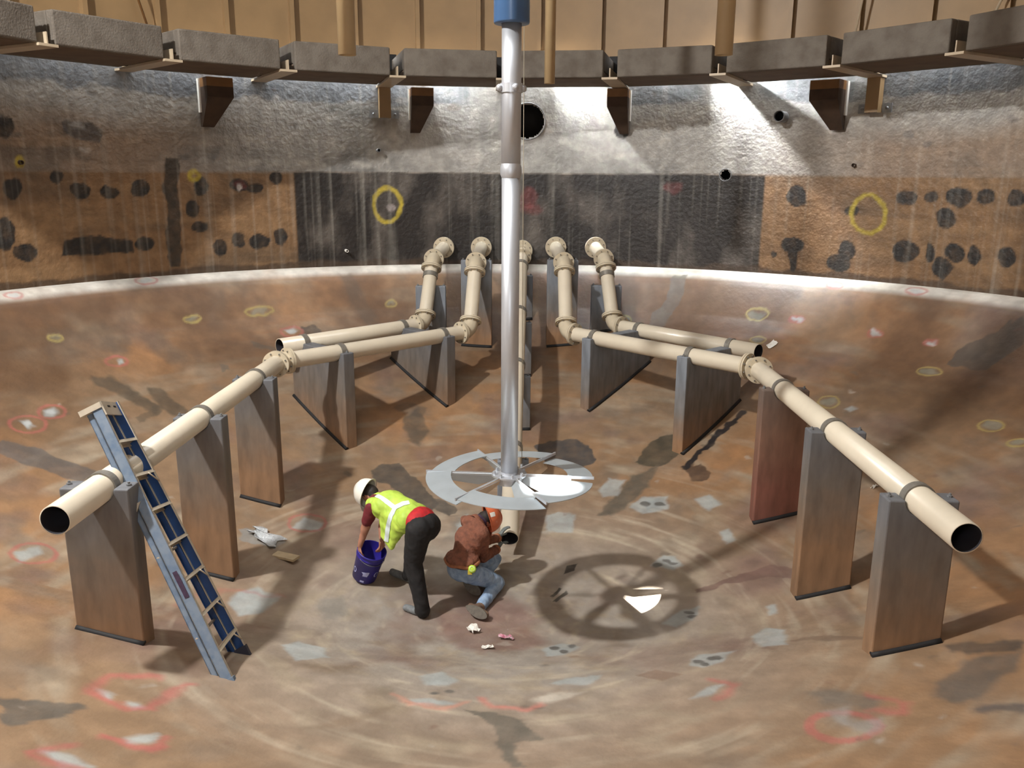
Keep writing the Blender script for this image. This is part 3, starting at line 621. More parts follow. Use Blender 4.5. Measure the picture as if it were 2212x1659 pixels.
# supports
def clamp(t, p, d, wide=.075):
    d = Vector(d).normalized(); b = MB(); p = Vector(p)
    b.lathe(p-d*wide/2, d, [(PR+.002, 0), (PR+.014, 0), (PR+.014, wide), (PR+.002, wide)], 36, smooth=False)
    return b.build('clamp', 'clamp', t)
def notch_outline(w0, w1, top, bot, cx, r, bots=None):
    """slab outline with half-round notches of radius r at the positions cx; bottom follows the floor"""
    pts = list(bots)
    pts.append((w1, top))
    for c in sorted(cx, reverse=True):
        if c+r < w1: pts.append((c+r, top))
        for k in range(1, 10):
            a = math.pi*k/10; pts.append((c+r*math.cos(a), top-r*math.sin(a)))
        pts.append((c-r, top))
    pts.append((w0, top)); return pts
def support(center, d, notches, w0, w1, th, label, material='support', group='thin pier supports under the cream pipes', top=None, wide=.075, headmat='steelgrey'):
    """slab standing across the pipe direction d; centre = point on the pipe axis"""
    c = Vector(center); dh = Vector((d[0], d[1], 0)).normalized(); ax = Vector((dh.y, -dh.x, 0))
    if ax.x < 0: ax = -ax
    zt = (top if top is not None else c.z+.015); n = 9
    bots = []
    for k in range(n):
        w = w0+(w1-w0)*k/(n-1); z = min(float(fz(c.x+ax.x*w+dh.x*s*th/2, c.y+ax.y*w+dh.y*s*th/2)) for s in (-1, 0, 1)); bots.append((w, z-.01-zt))
    out = notch_outline(w0, w1, 0, 0, notches, PR+.016, bots)
    base = Vector((c.x, c.y, zt))
    zmin = zt+min(b_[1] for b_ in bots)
    t = empty('pipe_support', (c.x, c.y, zmin), label, 'pipe support', group)
    b = MB(); b.prism(out, base-dh*th/2, ax, (0, 0, 1), dh*th); o = b.build('slab', material, t, origin=(c.x, c.y, zt))
    bv = o.modifiers.new('bevel', 'BEVEL'); bv.width = .012; bv.segments = 2; bv.limit_method = 'ANGLE'; bv.angle_limit = math.radians(60)
    for nn in notches: clamp(t, Vector((c.x, c.y, c.z))+ax*nn, d, wide)
    for w in (w0+.035, w1-.035):
        if all(abs(w-k) > PR+.04 for k in notches):
            b = MB(); b.lathe(Vector((c.x, c.y, zt))+ax*w, (0, 0, 1), [(.02, 0), (.02, .014), (.01, .014), (.01, .03), (0, .03)], 8, smooth=False); b.build('anchor_bolt', 'steelgrey', t)
    b = MB(); z0 = bots
    # dark sealant bead along the foot
    sg_ = 1 if dh.dot(Vector(CAM)-base) > 0 else -1; pts = [base+ax*w+dh*sg_*(th/2) for w, z in bots]; pts = [Vector((p_.x, p_.y, float(fz(p_.x, p_.y))+.006)) for p_ in pts]; b.tube(pts, .03, 6); b.build('sealant_bead', 'black', t)
    return t
def on(a, b_, y):
    a, b_ = Vector(a), Vector(b_); k = (y-a.y)/(b_.y-a.y); return a.lerp(b_, k)
dR = Vector(inR[4])-Vector(inR[3]); dL = Vector(inL[4])-Vector(inL[3])
th = .18
for y, lab, m_ in ((-1.62, 'nearest pier at lower right, holding the open pipe end', 'support'), (.10, 'second pier from the right, tall and evenly brown', 'support'), (1.70, 'reddish brown pier just in front of the right elbow', 'support_red')):
    support(on(inR[3], inR[4], y), dR, [0], -.25, .27, th, lab, m_)
for y, lab, w0, w1 in ((-1.46, 'widest pier at lower left beside the ladder', -.29, .24), (.45, 'dark tall pier at left, second from the front', -.24, .24), (2.08, 'grey topped pier just in front of the left elbow', -.24, .24)):
    support(on(inL[3], inL[4], y), dL, [0], w0, w1, th, lab)
dRd = Vector(inR[3])-Vector(inR[2]); dLd = Vector(inL[3])-Vector(inL[2])
def offs(a0, a1, b0, ax):
    """distance from pipe a to parallel pipe b along ax"""
    return (Vector(b0)-Vector(a0)).dot(ax)/1.0
for (run, outer, d, ts, labs) in ((inR, ouR, dRd, (.18, .70), ('wide pier carrying both right pipes close to the centre', 'wide bluish pier carrying both right pipes near the elbow')), (inL, ouL, dLd, (.17, .72), ('wide pier carrying both left pipes close to the centre', 'wide brown pier carrying both left pipes near the left elbow'))):
    dh = Vector((d.x, d.y, 0)).normalized(); ax = Vector((dh.y, -dh.x, 0)); ax = ax if ax.x > 0 else -ax
    for tt, lab in zip(ts, labs):
        p = Vector(run[2]).lerp(Vector(run[3]), tt)
        q0, q1 = Vector(outer[2]), Vector(outer[3]); e = (q1-q0).normalized()
        # intersection of the slab plane with the outer pipe
        k = (p-q0).dot(dh)/e.dot(dh); qq = q0+e*k; s_ = (qq-p).dot(ax)
        lo, hi = min(0, s_)-.2, max(0, s_)+.2
        support(p, d, [0, s_], lo, hi, .17, lab, 'support_far_lit' if 'right' in lab else 'support')
# rear piers under the sloping pipes
for (run, y, lab, hw) in ((ouL, 6.46, 'grey pier behind the outer left sloping pipe', .25), (inL, 6.28, 'grey pier behind the inner left sloping pipe', .25), (inR, 6.28, 'grey pier behind the inner right sloping pipe', .25), (ouR, 6.46, 'grey pier behind the outer right sloping pipe', .25)):
    inner_ = y == 6.28
    a, b_ = (Vector(run[0]), Vector(run[1])) if inner_ else (Vector(run[1]), Vector(run[2])); p = on(a, b_, y)
    if inner_: support(p, b_-a, [0], -hw, hw, .16, lab, 'support_far_lit')
    else:
        t = support(p+Vector((0, .04, 0)), (0, 1, 0), [], -hw, hw, .14, lab, 'support_far_lit', top=p.z-.17); clamp(t, p, b_-a)
for y, lab in ((6.9, 'small dark pier under the centre pipe nearest the wall'), (5.6, 'dark pier under the centre pipe, second from the wall'), (4.35, 'grey topped pier under the centre pipe in mid slope'), (2.75, 'lowest pier under the centre pipe behind the ring')):
    p = on(c1, CE, y); t = support(p, (0, 1, 0), [], -.2, .2, .15, lab, 'support_far_lit', top=p.z-PR*1.35)
    clamp(t, p, cdir)

# ------------------------------------------------------------------ mixer shaft in the centre
#MIXER
ZR = -2.7316; RR_ = .782
mx_, my_ = .006, 0.0
t = empty('mixer_shaft', (mx_, my_, ZR-.1), 'tall bright steel shaft with a bladed ring hanging in the tank centre', 'mixer')
b = MB(); b.lathe((mx_, my_, 1.243), (0, 0, 1), [(.085, .0), (.145, 0), (.15, .012), (.15, 5.0)], 40); b.build('blue_housing', 'blue_paint', t)['label'] = 'glossy blue housing at the top of the shaft'
b = MB(); b.tube([(mx_, my_, .03), (mx_, my_, 1.3)], .083, 40); b.build('upper_shaft', 'alu', t)
b = MB(); b.tube([(mx_, my_, ZR+.02), (mx_, my_, .03)], .0795, 40, True); b.build('lower_shaft', 'alu', t)
b = MB(); b.lathe((mx_, my_, .0), (0, 0, 1), [(.08, 0), (.092, .03), (.092, .09), (.083, .12)], 40); b.build('joint_sleeve', 'alu', t)
cl = MB(); cl.lathe((mx_, my_, .70), (0, 0, 1), [(.083, 0), (.095, 0), (.095, .075), (.083, .075)], 40, smooth=False); clo = cl.build('collar', 'alu', t)
for k in range(4):
    a = math.radians(-80+90*k+10); c = Vector((mx_+math.cos(a)*.115, my_+math.sin(a)*.115, .737)); d = Vector((math.cos(a), math.sin(a), 0))
    b = MB(); b.lathe(c-d*.03, d, [(0, 0), (.024, 0), (.03, .012), (.03, .03), (.02, .045), (0, .048)], 16); b.build('collar_bolt', 'alu', clo)
b = MB(); b.lathe((mx_, my_, ZR-.05), (0, 0, 1), [(.0, 0), (.135, 0), (.135, .07), (.165, .07), (.165, .085), (.08, .085), (.08, .11)], 40, smooth=False)
for k in range(8):
    a = k*math.pi/4+.2; c = Vector((mx_+.14*math.cos(a), my_+.14*math.sin(a), ZR+.03)); b.tube([c, c+Vector((0, 0, .035))], .014, 6, True, 0, False)
b.build('hub', 'alu', t)
# ring of six plates that step at each blade
NB = 6; A0 = math.radians(-6)
for k in range(NB):
    a0 = A0+k*2*math.pi/NB; a1 = a0+2*math.pi/NB; m = 20; vs = []
    for j in range(m+1):
        a = a0+(a1-a0)*j/m; zz = ZR+.028-.05*j/m
        for r, dz in ((RR_-.235, .012), (RR_, -.006), (RR_, -.012), (RR_-.235, .006)): vs.append((mx_+r*math.cos(a), my_+r*math.sin(a), zz+dz))
    fs = [(j*4+i, j*4+(i+1) % 4, (j+1)*4+(i+1) % 4, (j+1)*4+i) for j in range(m) for i in range(4)]+[(3, 2, 1, 0), (m*4, m*4+1, m*4+2, m*4+3)]
    b = MB(); b.add(vs, fs, 0, False); b.build('ring_plate', 'alu_plate', t)
    # pitched blade
    d = Vector((math.cos(a0), math.sin(a0), 0)); e = Vector((-math.sin(a0), math.cos(a0), 0)); up = Vector((0, 0, 1))
    pn = (e*-.50+up*-.866); o_ = Vector((mx_, my_, ZR+.02))
    out = [(.12, -.01), (.12, .07), (.30, .15), (RR_-.2, .10), (RR_-.2, -.004), (.4, -.008)]
    b = MB(); b.prism(out, o_, d, pn, d.cross(pn).normalized()*.008); bl_ = b.build('blade', 'brown_plate' if k in (1, 4) else 'alu_plate', t)
    b = MB(); b.frame_box(o_, d, e, up, (.1, -.006, -.012), (RR_+.012, .006, .016)); b.build('spoke', 'alu', bl_)
# guide cable beside the shaft
p0 = Vector(P3(aty(1127, 1015, .35))); p1 = Vector(P3(aty(1133, -60, .35)))
t = empty('guide_cable', p0, 'thin taut cable hanging just right of the steel shaft', 'cable')
b = MB(); b.tube([p0, p1], .0035, 6); b.build('cable', 'cable', t)
b = MB(); b.lathe(p0-Vector((0, 0, .06)), (0, 0, 1), [(0, 0), (.014, 0), (.014, .12), (0, .12)], 12); b.build('end_weight', 'steelgrey', t)

# hanging tan pipes
for x, y, Yw, rr, lab in ((750, 119, 1.0, .084, 'tan pipe hanging from above at left of the shaft'), (1187, 181, 3.6, .066, 'longest tan pipe hanging just right of the shaft'), (1563, 119, .9, .083, 'tan pipe hanging from above towards the right')):
    p = aty(x, y, Yw); b = MB(); p = Vector(P3(p)); b.lathe(p, (0, 0, 1), [(rr-.008, .6), (rr-.008, 0), (rr, 0), (rr, ROOF_Z-p.z)], 32)
    o = b.build('hanging_pipe', 'tan_pipe', None, origin=(p.x, p.y, p.z)); tag(o, lab, 'pipe', 'tan pipes hanging into the tank')
# thin brace rods on the steel shell
for (xa, ya, xb, yb, lab) in ((1848, 68, 1872, -40, 'thin pale rod leaning against the tan shell at upper right'), (2150, 26, 2178, -30, 'thin pale rod at the top right corner'), (317, 52, 292, -20, 'thin rod leaning on the tan shell at upper left')):
    a = Vector(P3(atw(xa, ya, 7.7))); c = Vector(P3(atw(xb, yb, 7.7))); c = a+(c-a)*3.2
    b = MB(); b.tube([a, c], .018, 8); tag(b.build('brace_rod', 'tan_pale' if xa > 400 else 'tan_dark'), lab, 'rod', 'rods against the tan shell')

# ------------------------------------------------------------------ ladder
#LADDER
F1 = Vector(P3(atf(505, 1470))); F2 = Vector(P3(atf(541, 1413)))
T1 = Vector(P3(aty(215, 868, -1.17))); T2 = Vector(P3(aty(256, 866, -.90)))
F1.z += .0; F2.z += .0
t = empty('stepladder', (F1+F2)/2, 'folded blue fibreglass stepladder leaning against the left pipe', 'ladder')
u = ((T1+T2)/2-(F1+F2)/2).normalized(); w = (F2-F1); w = (w-u*w.dot(u)).normalized(); nrm = w.cross(u).normalized()
if nrm.x < 0: nrm = -nrm
def rail(Fp, Tp, side, name, dep, matn, off=0.0, web=.006, fl=.028, top=1.0):
    """channel rail: web on the outer side, flanges pointing inward"""
    b = MB(); uu = (Tp-Fp).normalized(); L_ = (Tp-Fp).length*top; ww = (w-uu*w.dot(uu)).normalized()*side
    o = Fp-nrm*off
    b.frame_box(o, ww, nrm, uu, (0, -dep, 0), (web, 0, L_), 0)
    b.frame_box(o, ww, nrm, uu, (0, -.006, 0), (fl, 0, L_), 1); b.frame_box(o, ww, nrm, uu, (0, -dep, 0), (fl, -dep+.006, L_), 1)
    return b
r1 = rail(F1, T1, 1, 'rail', .085, None); o1 = r1.build('front_rail', ['fibre_grey', 'ladder_alu'], t); o1['label'] = 'weathered grey-blue near rail'
r2 = rail(F2, T2, -1, 'rail', .085, None); o2 = r2.build('front_rail', ['fibre_blue', 'ladder_alu'], t); o2['label'] = 'bright blue far rail'
# rear frame folded flat behind
G1_, G2_ = F1+w*.02+u*.06, F2-w*.02+u*.06
H1_, H2_ = T1+w*.02-u*.05, T2-w*.02-u*.05
b = rail(G1_, H1_, 1, 'x', .045, None, off=.095, fl=.02); b.build('rear_rail', ['fibre_grey', 'fibre_grey'], t)
b = rail(G2_, H2_, -1, 'x', .05, None, off=.088, fl=.02); b.build('rear_rail', ['fibre_blue', 'fibre_blue'], t)
Ls = (T1-F1).length
for k in range(7):
    s_ = (.305*(k+1)-.04)/2.44; a = F1.lerp(T1, s_)+w*.004; c = F2.lerp(T2, s_)-w*.004
    wv = (c-a); tr = (nrm*-.955-u*.30).normalized(); up_ = tr.cross(wv.normalized()).normalized()
    if up_.dot(u) < 0: up_ = -up_
    b = MB(); b.frame_box(a-nrm*.004, wv.normalized(), tr, up_, (0, 0, 0), (wv.length, .078, .004)); b.frame_box(a-nrm*.004, wv.normalized(), tr, up_, (0, 0, -.024), (wv.length, .004, .004)); b.frame_box(a-nrm*.004, wv.normalized(), tr, up_, (0, .074, -.024), (wv.length, .078, .004))
    st_ = b.build('step', 'ladder_alu', t)
    if k < 3 or k == 5:
        b = MB(); e0 = c-nrm*.006-w*.012-up_*.02; b.tube([e0-wv.normalized()*.11, e0-u*.085], .006, 6); b.build('step_brace', 'ladder_alu', st_)
for k in range(3):
    s_ = .15+.3*k; a = G1_.lerp(H1_, s_)-nrm*.12; c = G2_.lerp(H2_, s_)-nrm*.12
    b = MB(); b.tube([a, c], .012, 8); b.build('rear_bar', 'ladder_alu', t)
b = MB(); b.frame_box(T1-w*.012+nrm*.012, w, nrm, u, (0, -.19, -.045), ((T2-T1).length+.02, 0, .0)); b.frame_box(T1-w*.012+nrm*.014, w, nrm, u, (0, -.012, -.115), ((T2-T1).length+.02, 0, 0))
cap = b.build('top_cap', 'ladder_alu', t)
for s_ in (.25, .65):
    b = MB(); b.frame_box(T1+nrm*.0145, w, nrm, u, ((T2-T1).length*s_, 0, -.05), ((T2-T1).length*s_+.045, .002, -.035)); b.build('cap_slot', 'black', cap)
for P_, s_, m_ in ((F1, 1, 'fibre_grey'), (F2, -1, 'ladder_dark')):
    b = MB(); b.frame_box(P_-w*s_*.008, w*s_, nrm, u, (0, -.095, -.012), (.05, .008, .09 if s_ < 0 else .03)); b.build('foot_pad', m_, t)
b = MB(); a = F1.lerp(T1, .645)-w*.012-nrm*.06; b.frame_box(a, w, nrm, (-nrm*.7-u*.7).normalized(), (0, -.016, 0), (.01, .016, .22)); b.build('spreader', 'ladder_alu', t)
b = MB(); a = F1.lerp(T1, .30)-w*.002; b.frame_box(a, w, nrm, u, (-.0015, -.06, 0), (0, -.025, .22)); b.build('label_sticker', 'scarf', t)

# ------------------------------------------------------------------ small litter on the floor
def fpt(x, y, up=0): p = atf(x, y); return Vector((float(p[0]), float(p[1]), float(fz(p[0], p[1]))+.012+up))
def scrap(name, x, y, sx, sy, rz, m_, label, cat, hgt=.04, seed=1):
    rd = random.Random(seed); c = fpt(x, y); nx, ny = 5, 5; vs = []
    for j in range(ny):
        for i in range(nx):
            a, b_ = (i/(nx-1)-.5)*sx, (j/(ny-1)-.5)*sy
            px, py = a*math.cos(rz)-b_*math.sin(rz), a*math.sin(rz)+b_*math.cos(rz)
            px += rd.uniform(-.12, .12)*sx; py += rd.uniform(-.12, .12)*sy
            vs.append(Vector((c.x+px, c.y+py, float(fz(c.x+px, c.y+py))+.012+rd.random()**1.5*hgt)))
    b = MB(); b.add(vs, [(j*nx+i, j*nx+i+1, (j+1)*nx+i+1, (j+1)*nx+i) for j in range(ny-1) for i in range(nx-1)])
    o = b.build(name, m_); sm = o.modifiers.new('s', 'SOLIDIFY'); sm.thickness = .003
    return tag(o, label, cat)
scrap('paper_scrap', 1022, 1364, .10, .12, .6, 'paper', 'larger white paper scrap below the kneeling man\'s boot', 'paper', .05, 2)
scrap('paper_scrap', 1053, 1402, .10, .05, .1, 'paper', 'small white paper scrap nearest the camera, below the other one', 'paper', .03, 3)
scrap('paper_scrap', 1889, 1054, .08, .04, .4, 'paper', 'white paper scrap left of the right pipe\'s last clamp', 'paper', .04, 4)
scrap('paper_scrap', 1667, 745, .14, .10, .4, 'paper', 'white paper scrap on the slope past the short right pipe', 'paper', .02, 9)
scrap('plastic_sheet', 572, 1163, .36, .22, -.5, 'plastic', 'crumpled clear plastic sheet left of the bending man', 'plastic sheet', .06, 5)
scrap('plastic_wrapper', 1092, 1381, .15, .05, -.3, 'redplastic', 'small shiny pink and clear wrapper on the floor', 'wrapper', .04, 6)
c = fpt(617, 1206); b = MB(); b.frame_box(c+Vector((0, 0, .01)), Vector((.90, -.43, .02)).normalized(), Vector((.43, .90, .05)).normalized(), (0, 0, 1), (-.15, -.055, -.012), (.15, .055, .014)); tag(b.build('wood_offcut', 'wood'), 'flat pale board offcut lying right of the dark left pier', 'board')
#PEOPLE
def V3(p): return Vector((float(p[0]), float(p[1]), float(p[2])))
def cone_prim(b, p0, r0, p1, r1, seg=20):
    p0, p1 = Vector(p0), Vector(p1); d = (p1-p0); L_ = d.length; d.normalize(); prof = []
    for k in range(7): a = math.pi/2*k/6; prof.append((r0*math.sin(a)+1e-5, -r0*math.cos(a)))
    for k in range(7): a = math.pi/2*k/6; prof.append((r1*math.cos(a)+1e-5, L_+r1*math.sin(a)))
    b.lathe(p0, d, prof, seg)
def ell_prim(b, c, ax, seg=20):
    """ax: three half-axis vectors"""
    c = Vector(c); x, y, z = map(Vector, ax); vs = []; n = 12
    for i in range(n+1):
        a = math.pi*i/n
        for k in range(seg):
            t_ = 2*math.pi*k/seg; vs.append(c+z*math.cos(a)+(x*math.cos(t_)+y*math.sin(t_))*max(math.sin(a), 1e-4))
    b.add(vs, [(i*seg+k, i*seg+(k+1) % seg, (i+1)*seg+(k+1) % seg, (i+1)*seg+k) for i in range(n) for k in range(seg)], 0, True)
def flesh(name, prims, mats, parent, voxel=.010, smooth=4, origin=None, wrinkle=0):
    """one continuous surface grown round tapered limbs and ellipsoids; prims carry a material index"""
    b = MB()
    for p in prims:
        if p[0] == 'c': cone_prim(b, *p[1:5])
        else: ell_prim(b, p[1], p[2])
    me = bpy.data.meshes.new(name); me.from_pydata([tuple(v) for v in b.v], [], b.f)
    bm = bmesh.new(); bm.from_mesh(me); bmesh.ops.remove_doubles(bm, verts=bm.verts, dist=2e-4); bmesh.ops.recalc_face_normals(bm, faces=bm.faces); bm.to_mesh(me); bm.free()
    o = bpy.data.objects.new(name, me); C.objects.link(o)
    rm = o.modifiers.new('r', 'REMESH'); rm.mode = 'VOXEL'; rm.voxel_size = voxel; rm.use_smooth_shade = True
    sm = o.modifiers.new('s', 'SMOOTH'); sm.factor = .5; sm.iterations = smooth
    dg = bpy.context.evaluated_depsgraph_get(); dg.update(); ev = o.evaluated_get(dg); m2 = bpy.data.meshes.new_from_object(ev)
    bpy.data.objects.remove(o)
    n = len(m2.polygons); cen = np.empty(n*3); m2.polygons.foreach_get('center', cen); cen = cen.reshape(-1, 3)
    best = np.full(n, 1e9); mi = np.zeros(n, np.int32)
    for p in prims:
        if p[0] == 'c':
            p0, r0, p1, r1 = np.array(p[1]), p[2], np.array(p[3]), p[4]; d = p1-p0; tt = np.clip(((cen-p0)@d)/(d@d+1e-9), 0, 1)
            dist = np.linalg.norm(cen-p0-tt[:, None]*d, axis=1)-(r0+(r1-r0)*tt); k = p[5]
        else:
            c = np.array(p[1]); v = cen-c; s = 0; rm_ = min(Vector(a).length for a in p[2])
            for a in p[2]: a = np.array(a); s = s+(v@a/(a@a))**2
            dist = (np.sqrt(s)-1)*rm_; k = p[3]
        u_ = dist < best; best[u_] = dist[u_]; mi[u_] = k
    if wrinkle:
        nv = len(m2.vertices); co = np.empty(nv*3); m2.vertices.foreach_get('co', co); co = co.reshape(-1, 3); nn = np.empty(nv*3); m2.vertices.foreach_get('normal', nn); nn = nn.reshape(-1, 3)
        k = (fbm(co[:, 0]*14+co[:, 2]*9, co[:, 1]*14-co[:, 2]*16, 3)-.5)*wrinkle; co += nn*k[:, None]; m2.vertices.foreach_set('co', co.ravel())
    m2.materials.clear()
    for mm in mats: m2.materials.append(MATS[mm])
    m2.polygons.foreach_set('material_index', mi); m2.polygons.foreach_set('use_smooth', np.ones(n, bool)); m2.update()
    m2.name = name; ob = bpy.data.objects.new(name, m2); C.objects.link(ob)
    org = Vector(origin) if origin is not None else Vector(cen.mean(0)); m2.transform(Matrix.Translation(-org)); place(ob, org, parent); return ob
def hand(pr, wrist, d, pn, mi, curl=.9, side=1, s=1.0):
    """palm, five fingers and thumb; d = finger direction, pn = palm-facing normal, side = thumb side"""
    d = Vector(d).normalized(); pn = Vector(pn); pn = (pn-d*pn.dot(d)).normalized(); sx = d.cross(pn)*side; w = Vector(wrist)
    pc = w+d*.05*s; pr.append(('e', tuple(pc), (tuple(sx*.042*s), tuple(pn*.018*s), tuple(d*.05*s)), mi))
    for k, (off, L_) in enumerate(((-.030, .062), (-.010, .078), (.011, .082), (.031, .072))):
        base = w+d*.088*s+sx*off*s; p = base; dd = d
        for j, f in enumerate((.45, .32, .25)):
            c_ = curl*(.5+.5*j)+.05*k; dd = (d*math.cos(c_)+pn*math.sin(c_)).normalized(); q = p+dd*L_*f*s
            pr.append(('c', tuple(p), (.0095-.001*j)*s, tuple(q), (.009-.001*j)*s, mi)); p = q
    tb = w+d*.025*s+sx*.034*s; t1 = tb+(d*.6+sx*.8+pn*.25).normalized()*.038*s; t2 = t1+(d*.85+sx*.25+pn*.6).normalized()*.032*s
    pr.append(('c', tuple(tb), .013*s, tuple(t1), .011*s, mi)); pr.append(('c', tuple(t1), .011*s, tuple(t2), .009*s, mi))
def hard_hat(c, crown, face, m_, parent, label=None, s=1.0):
    z = Vector(crown).normalized(); f = Vector(face); f = (f-z*f.dot(z)).normalized(); x = z.cross(f)
    b = MB(); seg = 36; n = 10; vs = []
    for i in range(n+1):
        a = math.pi/2*i/n
        for k in range(seg):
            t_ = 2*math.pi*k/seg; rr = math.cos(a)**.8 if i < n else 0.001
            ridge = .006*max(0, math.cos(t_*2))**6*math.sin(a)
            vs.append(Vector(c)+(f*(.140*math.cos(t_))+x*(.112*math.sin(t_)))*rr*s+z*(.128*math.sin(a)+ridge)*s)
    b.add(vs, [(i*seg+k, i*seg+(k+1) % seg, (i+1)*seg+(k+1) % seg, (i+1)*seg+k) for i in range(n) for k in range(seg)], 0, True)
    vs = []                                    # brim, longer at the peak
    for (ex, dz) in ((0, 0), (.014, -.006), (.014, -.010), (-.004, -.004)):
        for k in range(seg):
            t_ = 2*math.pi*k/seg; pk = max(0, math.cos(t_))**3*.040 if ex > 0 else 0
            vs.append(Vector(c)+(f*((.140+ex+pk)*math.cos(t_))+x*((.112+ex)*math.sin(t_)))*s+z*(dz-pk*.25)*s)
    b.add(vs, [(i*seg+k, i*seg+(k+1) % seg, (i+1)*seg+(k+1) % seg, (i+1)*seg+k) for i in range(3) for k in range(seg)], 0, True)
    for dx in (-.03, 0, .03):                  # ribs along the crown
        pts = [Vector(c)+(f*(.140*math.cos(a)*.93)+x*dx)*s+z*(.126*math.sin(a)+.004)*s for a in [math.radians(q_) for q_ in range(35, 150, 8)]]
        b.tube(pts, .006*s, 6)
    o = b.build('hard_hat', m_, parent)
    if label: o['label'] = label
    return o, z, f, x
def head_prims(pr, c, crown, face, mskin, mhair, s=1.0):
    z = Vector(crown).normalized(); f = Vector(face); f = (f-z*f.dot(z)).normalized(); x = z.cross(f); c = Vector(c); T = tuple
    pr.append(('e', T(c), (T(x*.074*s), T(f*.092*s), T(z*.105*s)), mskin))
    pr.append(('e', T(c-f*.022*s+z*.012*s), (T(x*.079*s), T(f*.082*s), T(z*.102*s)), mhair))
    pr.append(('c', T(c+f*.045*s-z*.07*s), .032*s, T(c+f*.055*s-z*.08*s), .026*s, mskin))     # jaw and chin
    pr.append(('c', T(c+f*.088*s-z*.005*s), .009*s, T(c+f*.104*s-z*.032*s), .012*s, mskin))   # nose
    for q_ in (-1, 1):
        pr.append(('e', T(c+x*q_*.077*s-z*.01*s-f*.005*s), (T(x*.008*s), T(f*.016*s), T(z*.028*s)), mskin))
        pr.append(('c', T(c+f*.080*s+x*q_*.018*s+z*.018*s), .010*s, T(c+f*.074*s+x*q_*.042*s+z*.018*s), .009*s, mskin))
    pr.append(('c', T(c+f*.086*s-z*.052*s+x*.018*s), .008*s, T(c+f*.086*s-z*.052*s-x*.018*s), .008*s, mskin))
def eyes(c, crown, face, parent, s=1.0):
    z = Vector(crown).normalized(); f = Vector(face); f = (f-z*f.dot(z)).normalized(); x = z.cross(f); c = Vector(c)
    for q_ in (-1, 1):
        b = MB(); ell_prim(b, c+f*.083*s+x*q_*.030*s+z*.004*s, (x*.012*s, f*.008*s, z*.009*s), 12); b.build('eye', 'hair', parent)
T = tuple

# ---- man bending over the bucket
hipN = V3(aty(905, 1138, .27)); hipF = V3(aty(918, 1128, .45)); pel = (hipN+hipF)/2
kneeN = V3(aty(892, 1215, .26)); ankN = V3(aty(911, 1303, .17)); footN = V3(atf(914, 1332))
kneeF = V3(aty(893, 1188, .66)); ankF = V3(aty(884, 1232, .82)); footF = V3(atf(880, 1256))
neckA = V3(aty(812, 1080, .74)); fw = (neckA-pel); fwd = Vector((fw.x, fw.y, 0)).normalized(); latA = Vector((-fwd.y, fwd.x, 0))
if latA.y > 0: latA = -latA
bel = pel.lerp(neckA, .36)+Vector((0, 0, .02)); che = pel.lerp(neckA, .72)+Vector((0, 0, .02))
sN = V3(aty(803, 1096, .60)); sF = neckA-latA*.17+Vector((0, 0, -.03))
elN = V3(aty(787, 1148, .64)); wrN = V3(aty(778, 1179, .64))
A_ = empty('person', (pel.x-.1, pel.y+.05, float(fz(pel.x, pel.y))), 'person in white hard hat and lime safety vest bending over a blue bucket', 'person')
pr = []; TR, RD, SK, MR, HR, SH = 0, 1, 2, 3, 4, 5
up = Vector((0, 0, 1))
def c_(a, ra, b_, rb, m_): pr.append(('c', T(a), ra, T(b_), rb, m_))
c_(hipN-up*.03, .138, kneeN, .096, TR); c_(kneeN, .096, ankN, .072, TR); c_(ankN, .072, ankN.lerp(footN, .5), .080, TR)
c_(hipF-up*.03, .13, kneeF, .088, TR); c_(kneeF, .088, ankF, .064, TR); c_(ankF, .06, ankF.lerp(footF, .4), .068, TR)
pr.append(('e', T(pel-up*.02-fwd*.03), (T(latA*.185), T(fwd*.15), T(up*.15)), TR))
pr.append(('e', T(pel+up*.045+fwd*.035), (T(latA*.175), T(fwd*.14), T(up*.125)), RD))
c_(pel+fwd*.05+up*.02, .138, bel, .142, MR); c_(bel-latA*-.03, .13, che, .14, MR)
pr.append(('e', T(che), (T(latA*.19), T(fwd*.17), T(up*.125)), MR))
c_(che, .11, neckA, .065, MR); c_(neckA-fwd*.04, .055, neckA+fwd*.06+up*.0, .05, SK)
c_(neckA-fwd*.05+latA*.05, .085, sN, .068, MR); c_(neckA-fwd*.05-latA*.05, .085, sF, .066, MR)
c_(sN, .070, sN.lerp(elN, .55), .062, MR); c_(sN.lerp(elN, .5), .050, elN, .043, SK); c_(elN, .044, wrN, .031, SK)
elF = V3(aty(826, 1138, .88)); wrF = V3(aty(825, 1165, .80))
c_(sF, .068, sF.lerp(elF, .55), .06, MR); c_(sF.lerp(elF, .5), .048, elF, .042, SK); c_(elF, .042, wrF, .03, SK)
hcA = V3(aty(800, 1068, .80)); crA = Vector((-.86, .40, .26)); faA = Vector((-.25, .1, -1))
head_prims(pr, hcA, crA, faA, SK, HR)
bax = Vector((-.17, -.22, -.36)).normalized()   # bucket axis, mouth to base is set below
BK = V3(aty(804, 1188, .71)); BB = V3(aty(787, 1243, .79)); bdir = (BB-BK).normalized()
rimp = V3(aty(774, 1192, .66))
hand(pr, wrN, (rimp-wrN).normalized()+Vector((0, 0, -.3)), (BK-wrN), SK, 1.1, 1)
hand(pr, wrF, Vector((-.15, -.1, -1)), (BK-wrF), SK, 1.0, -1)
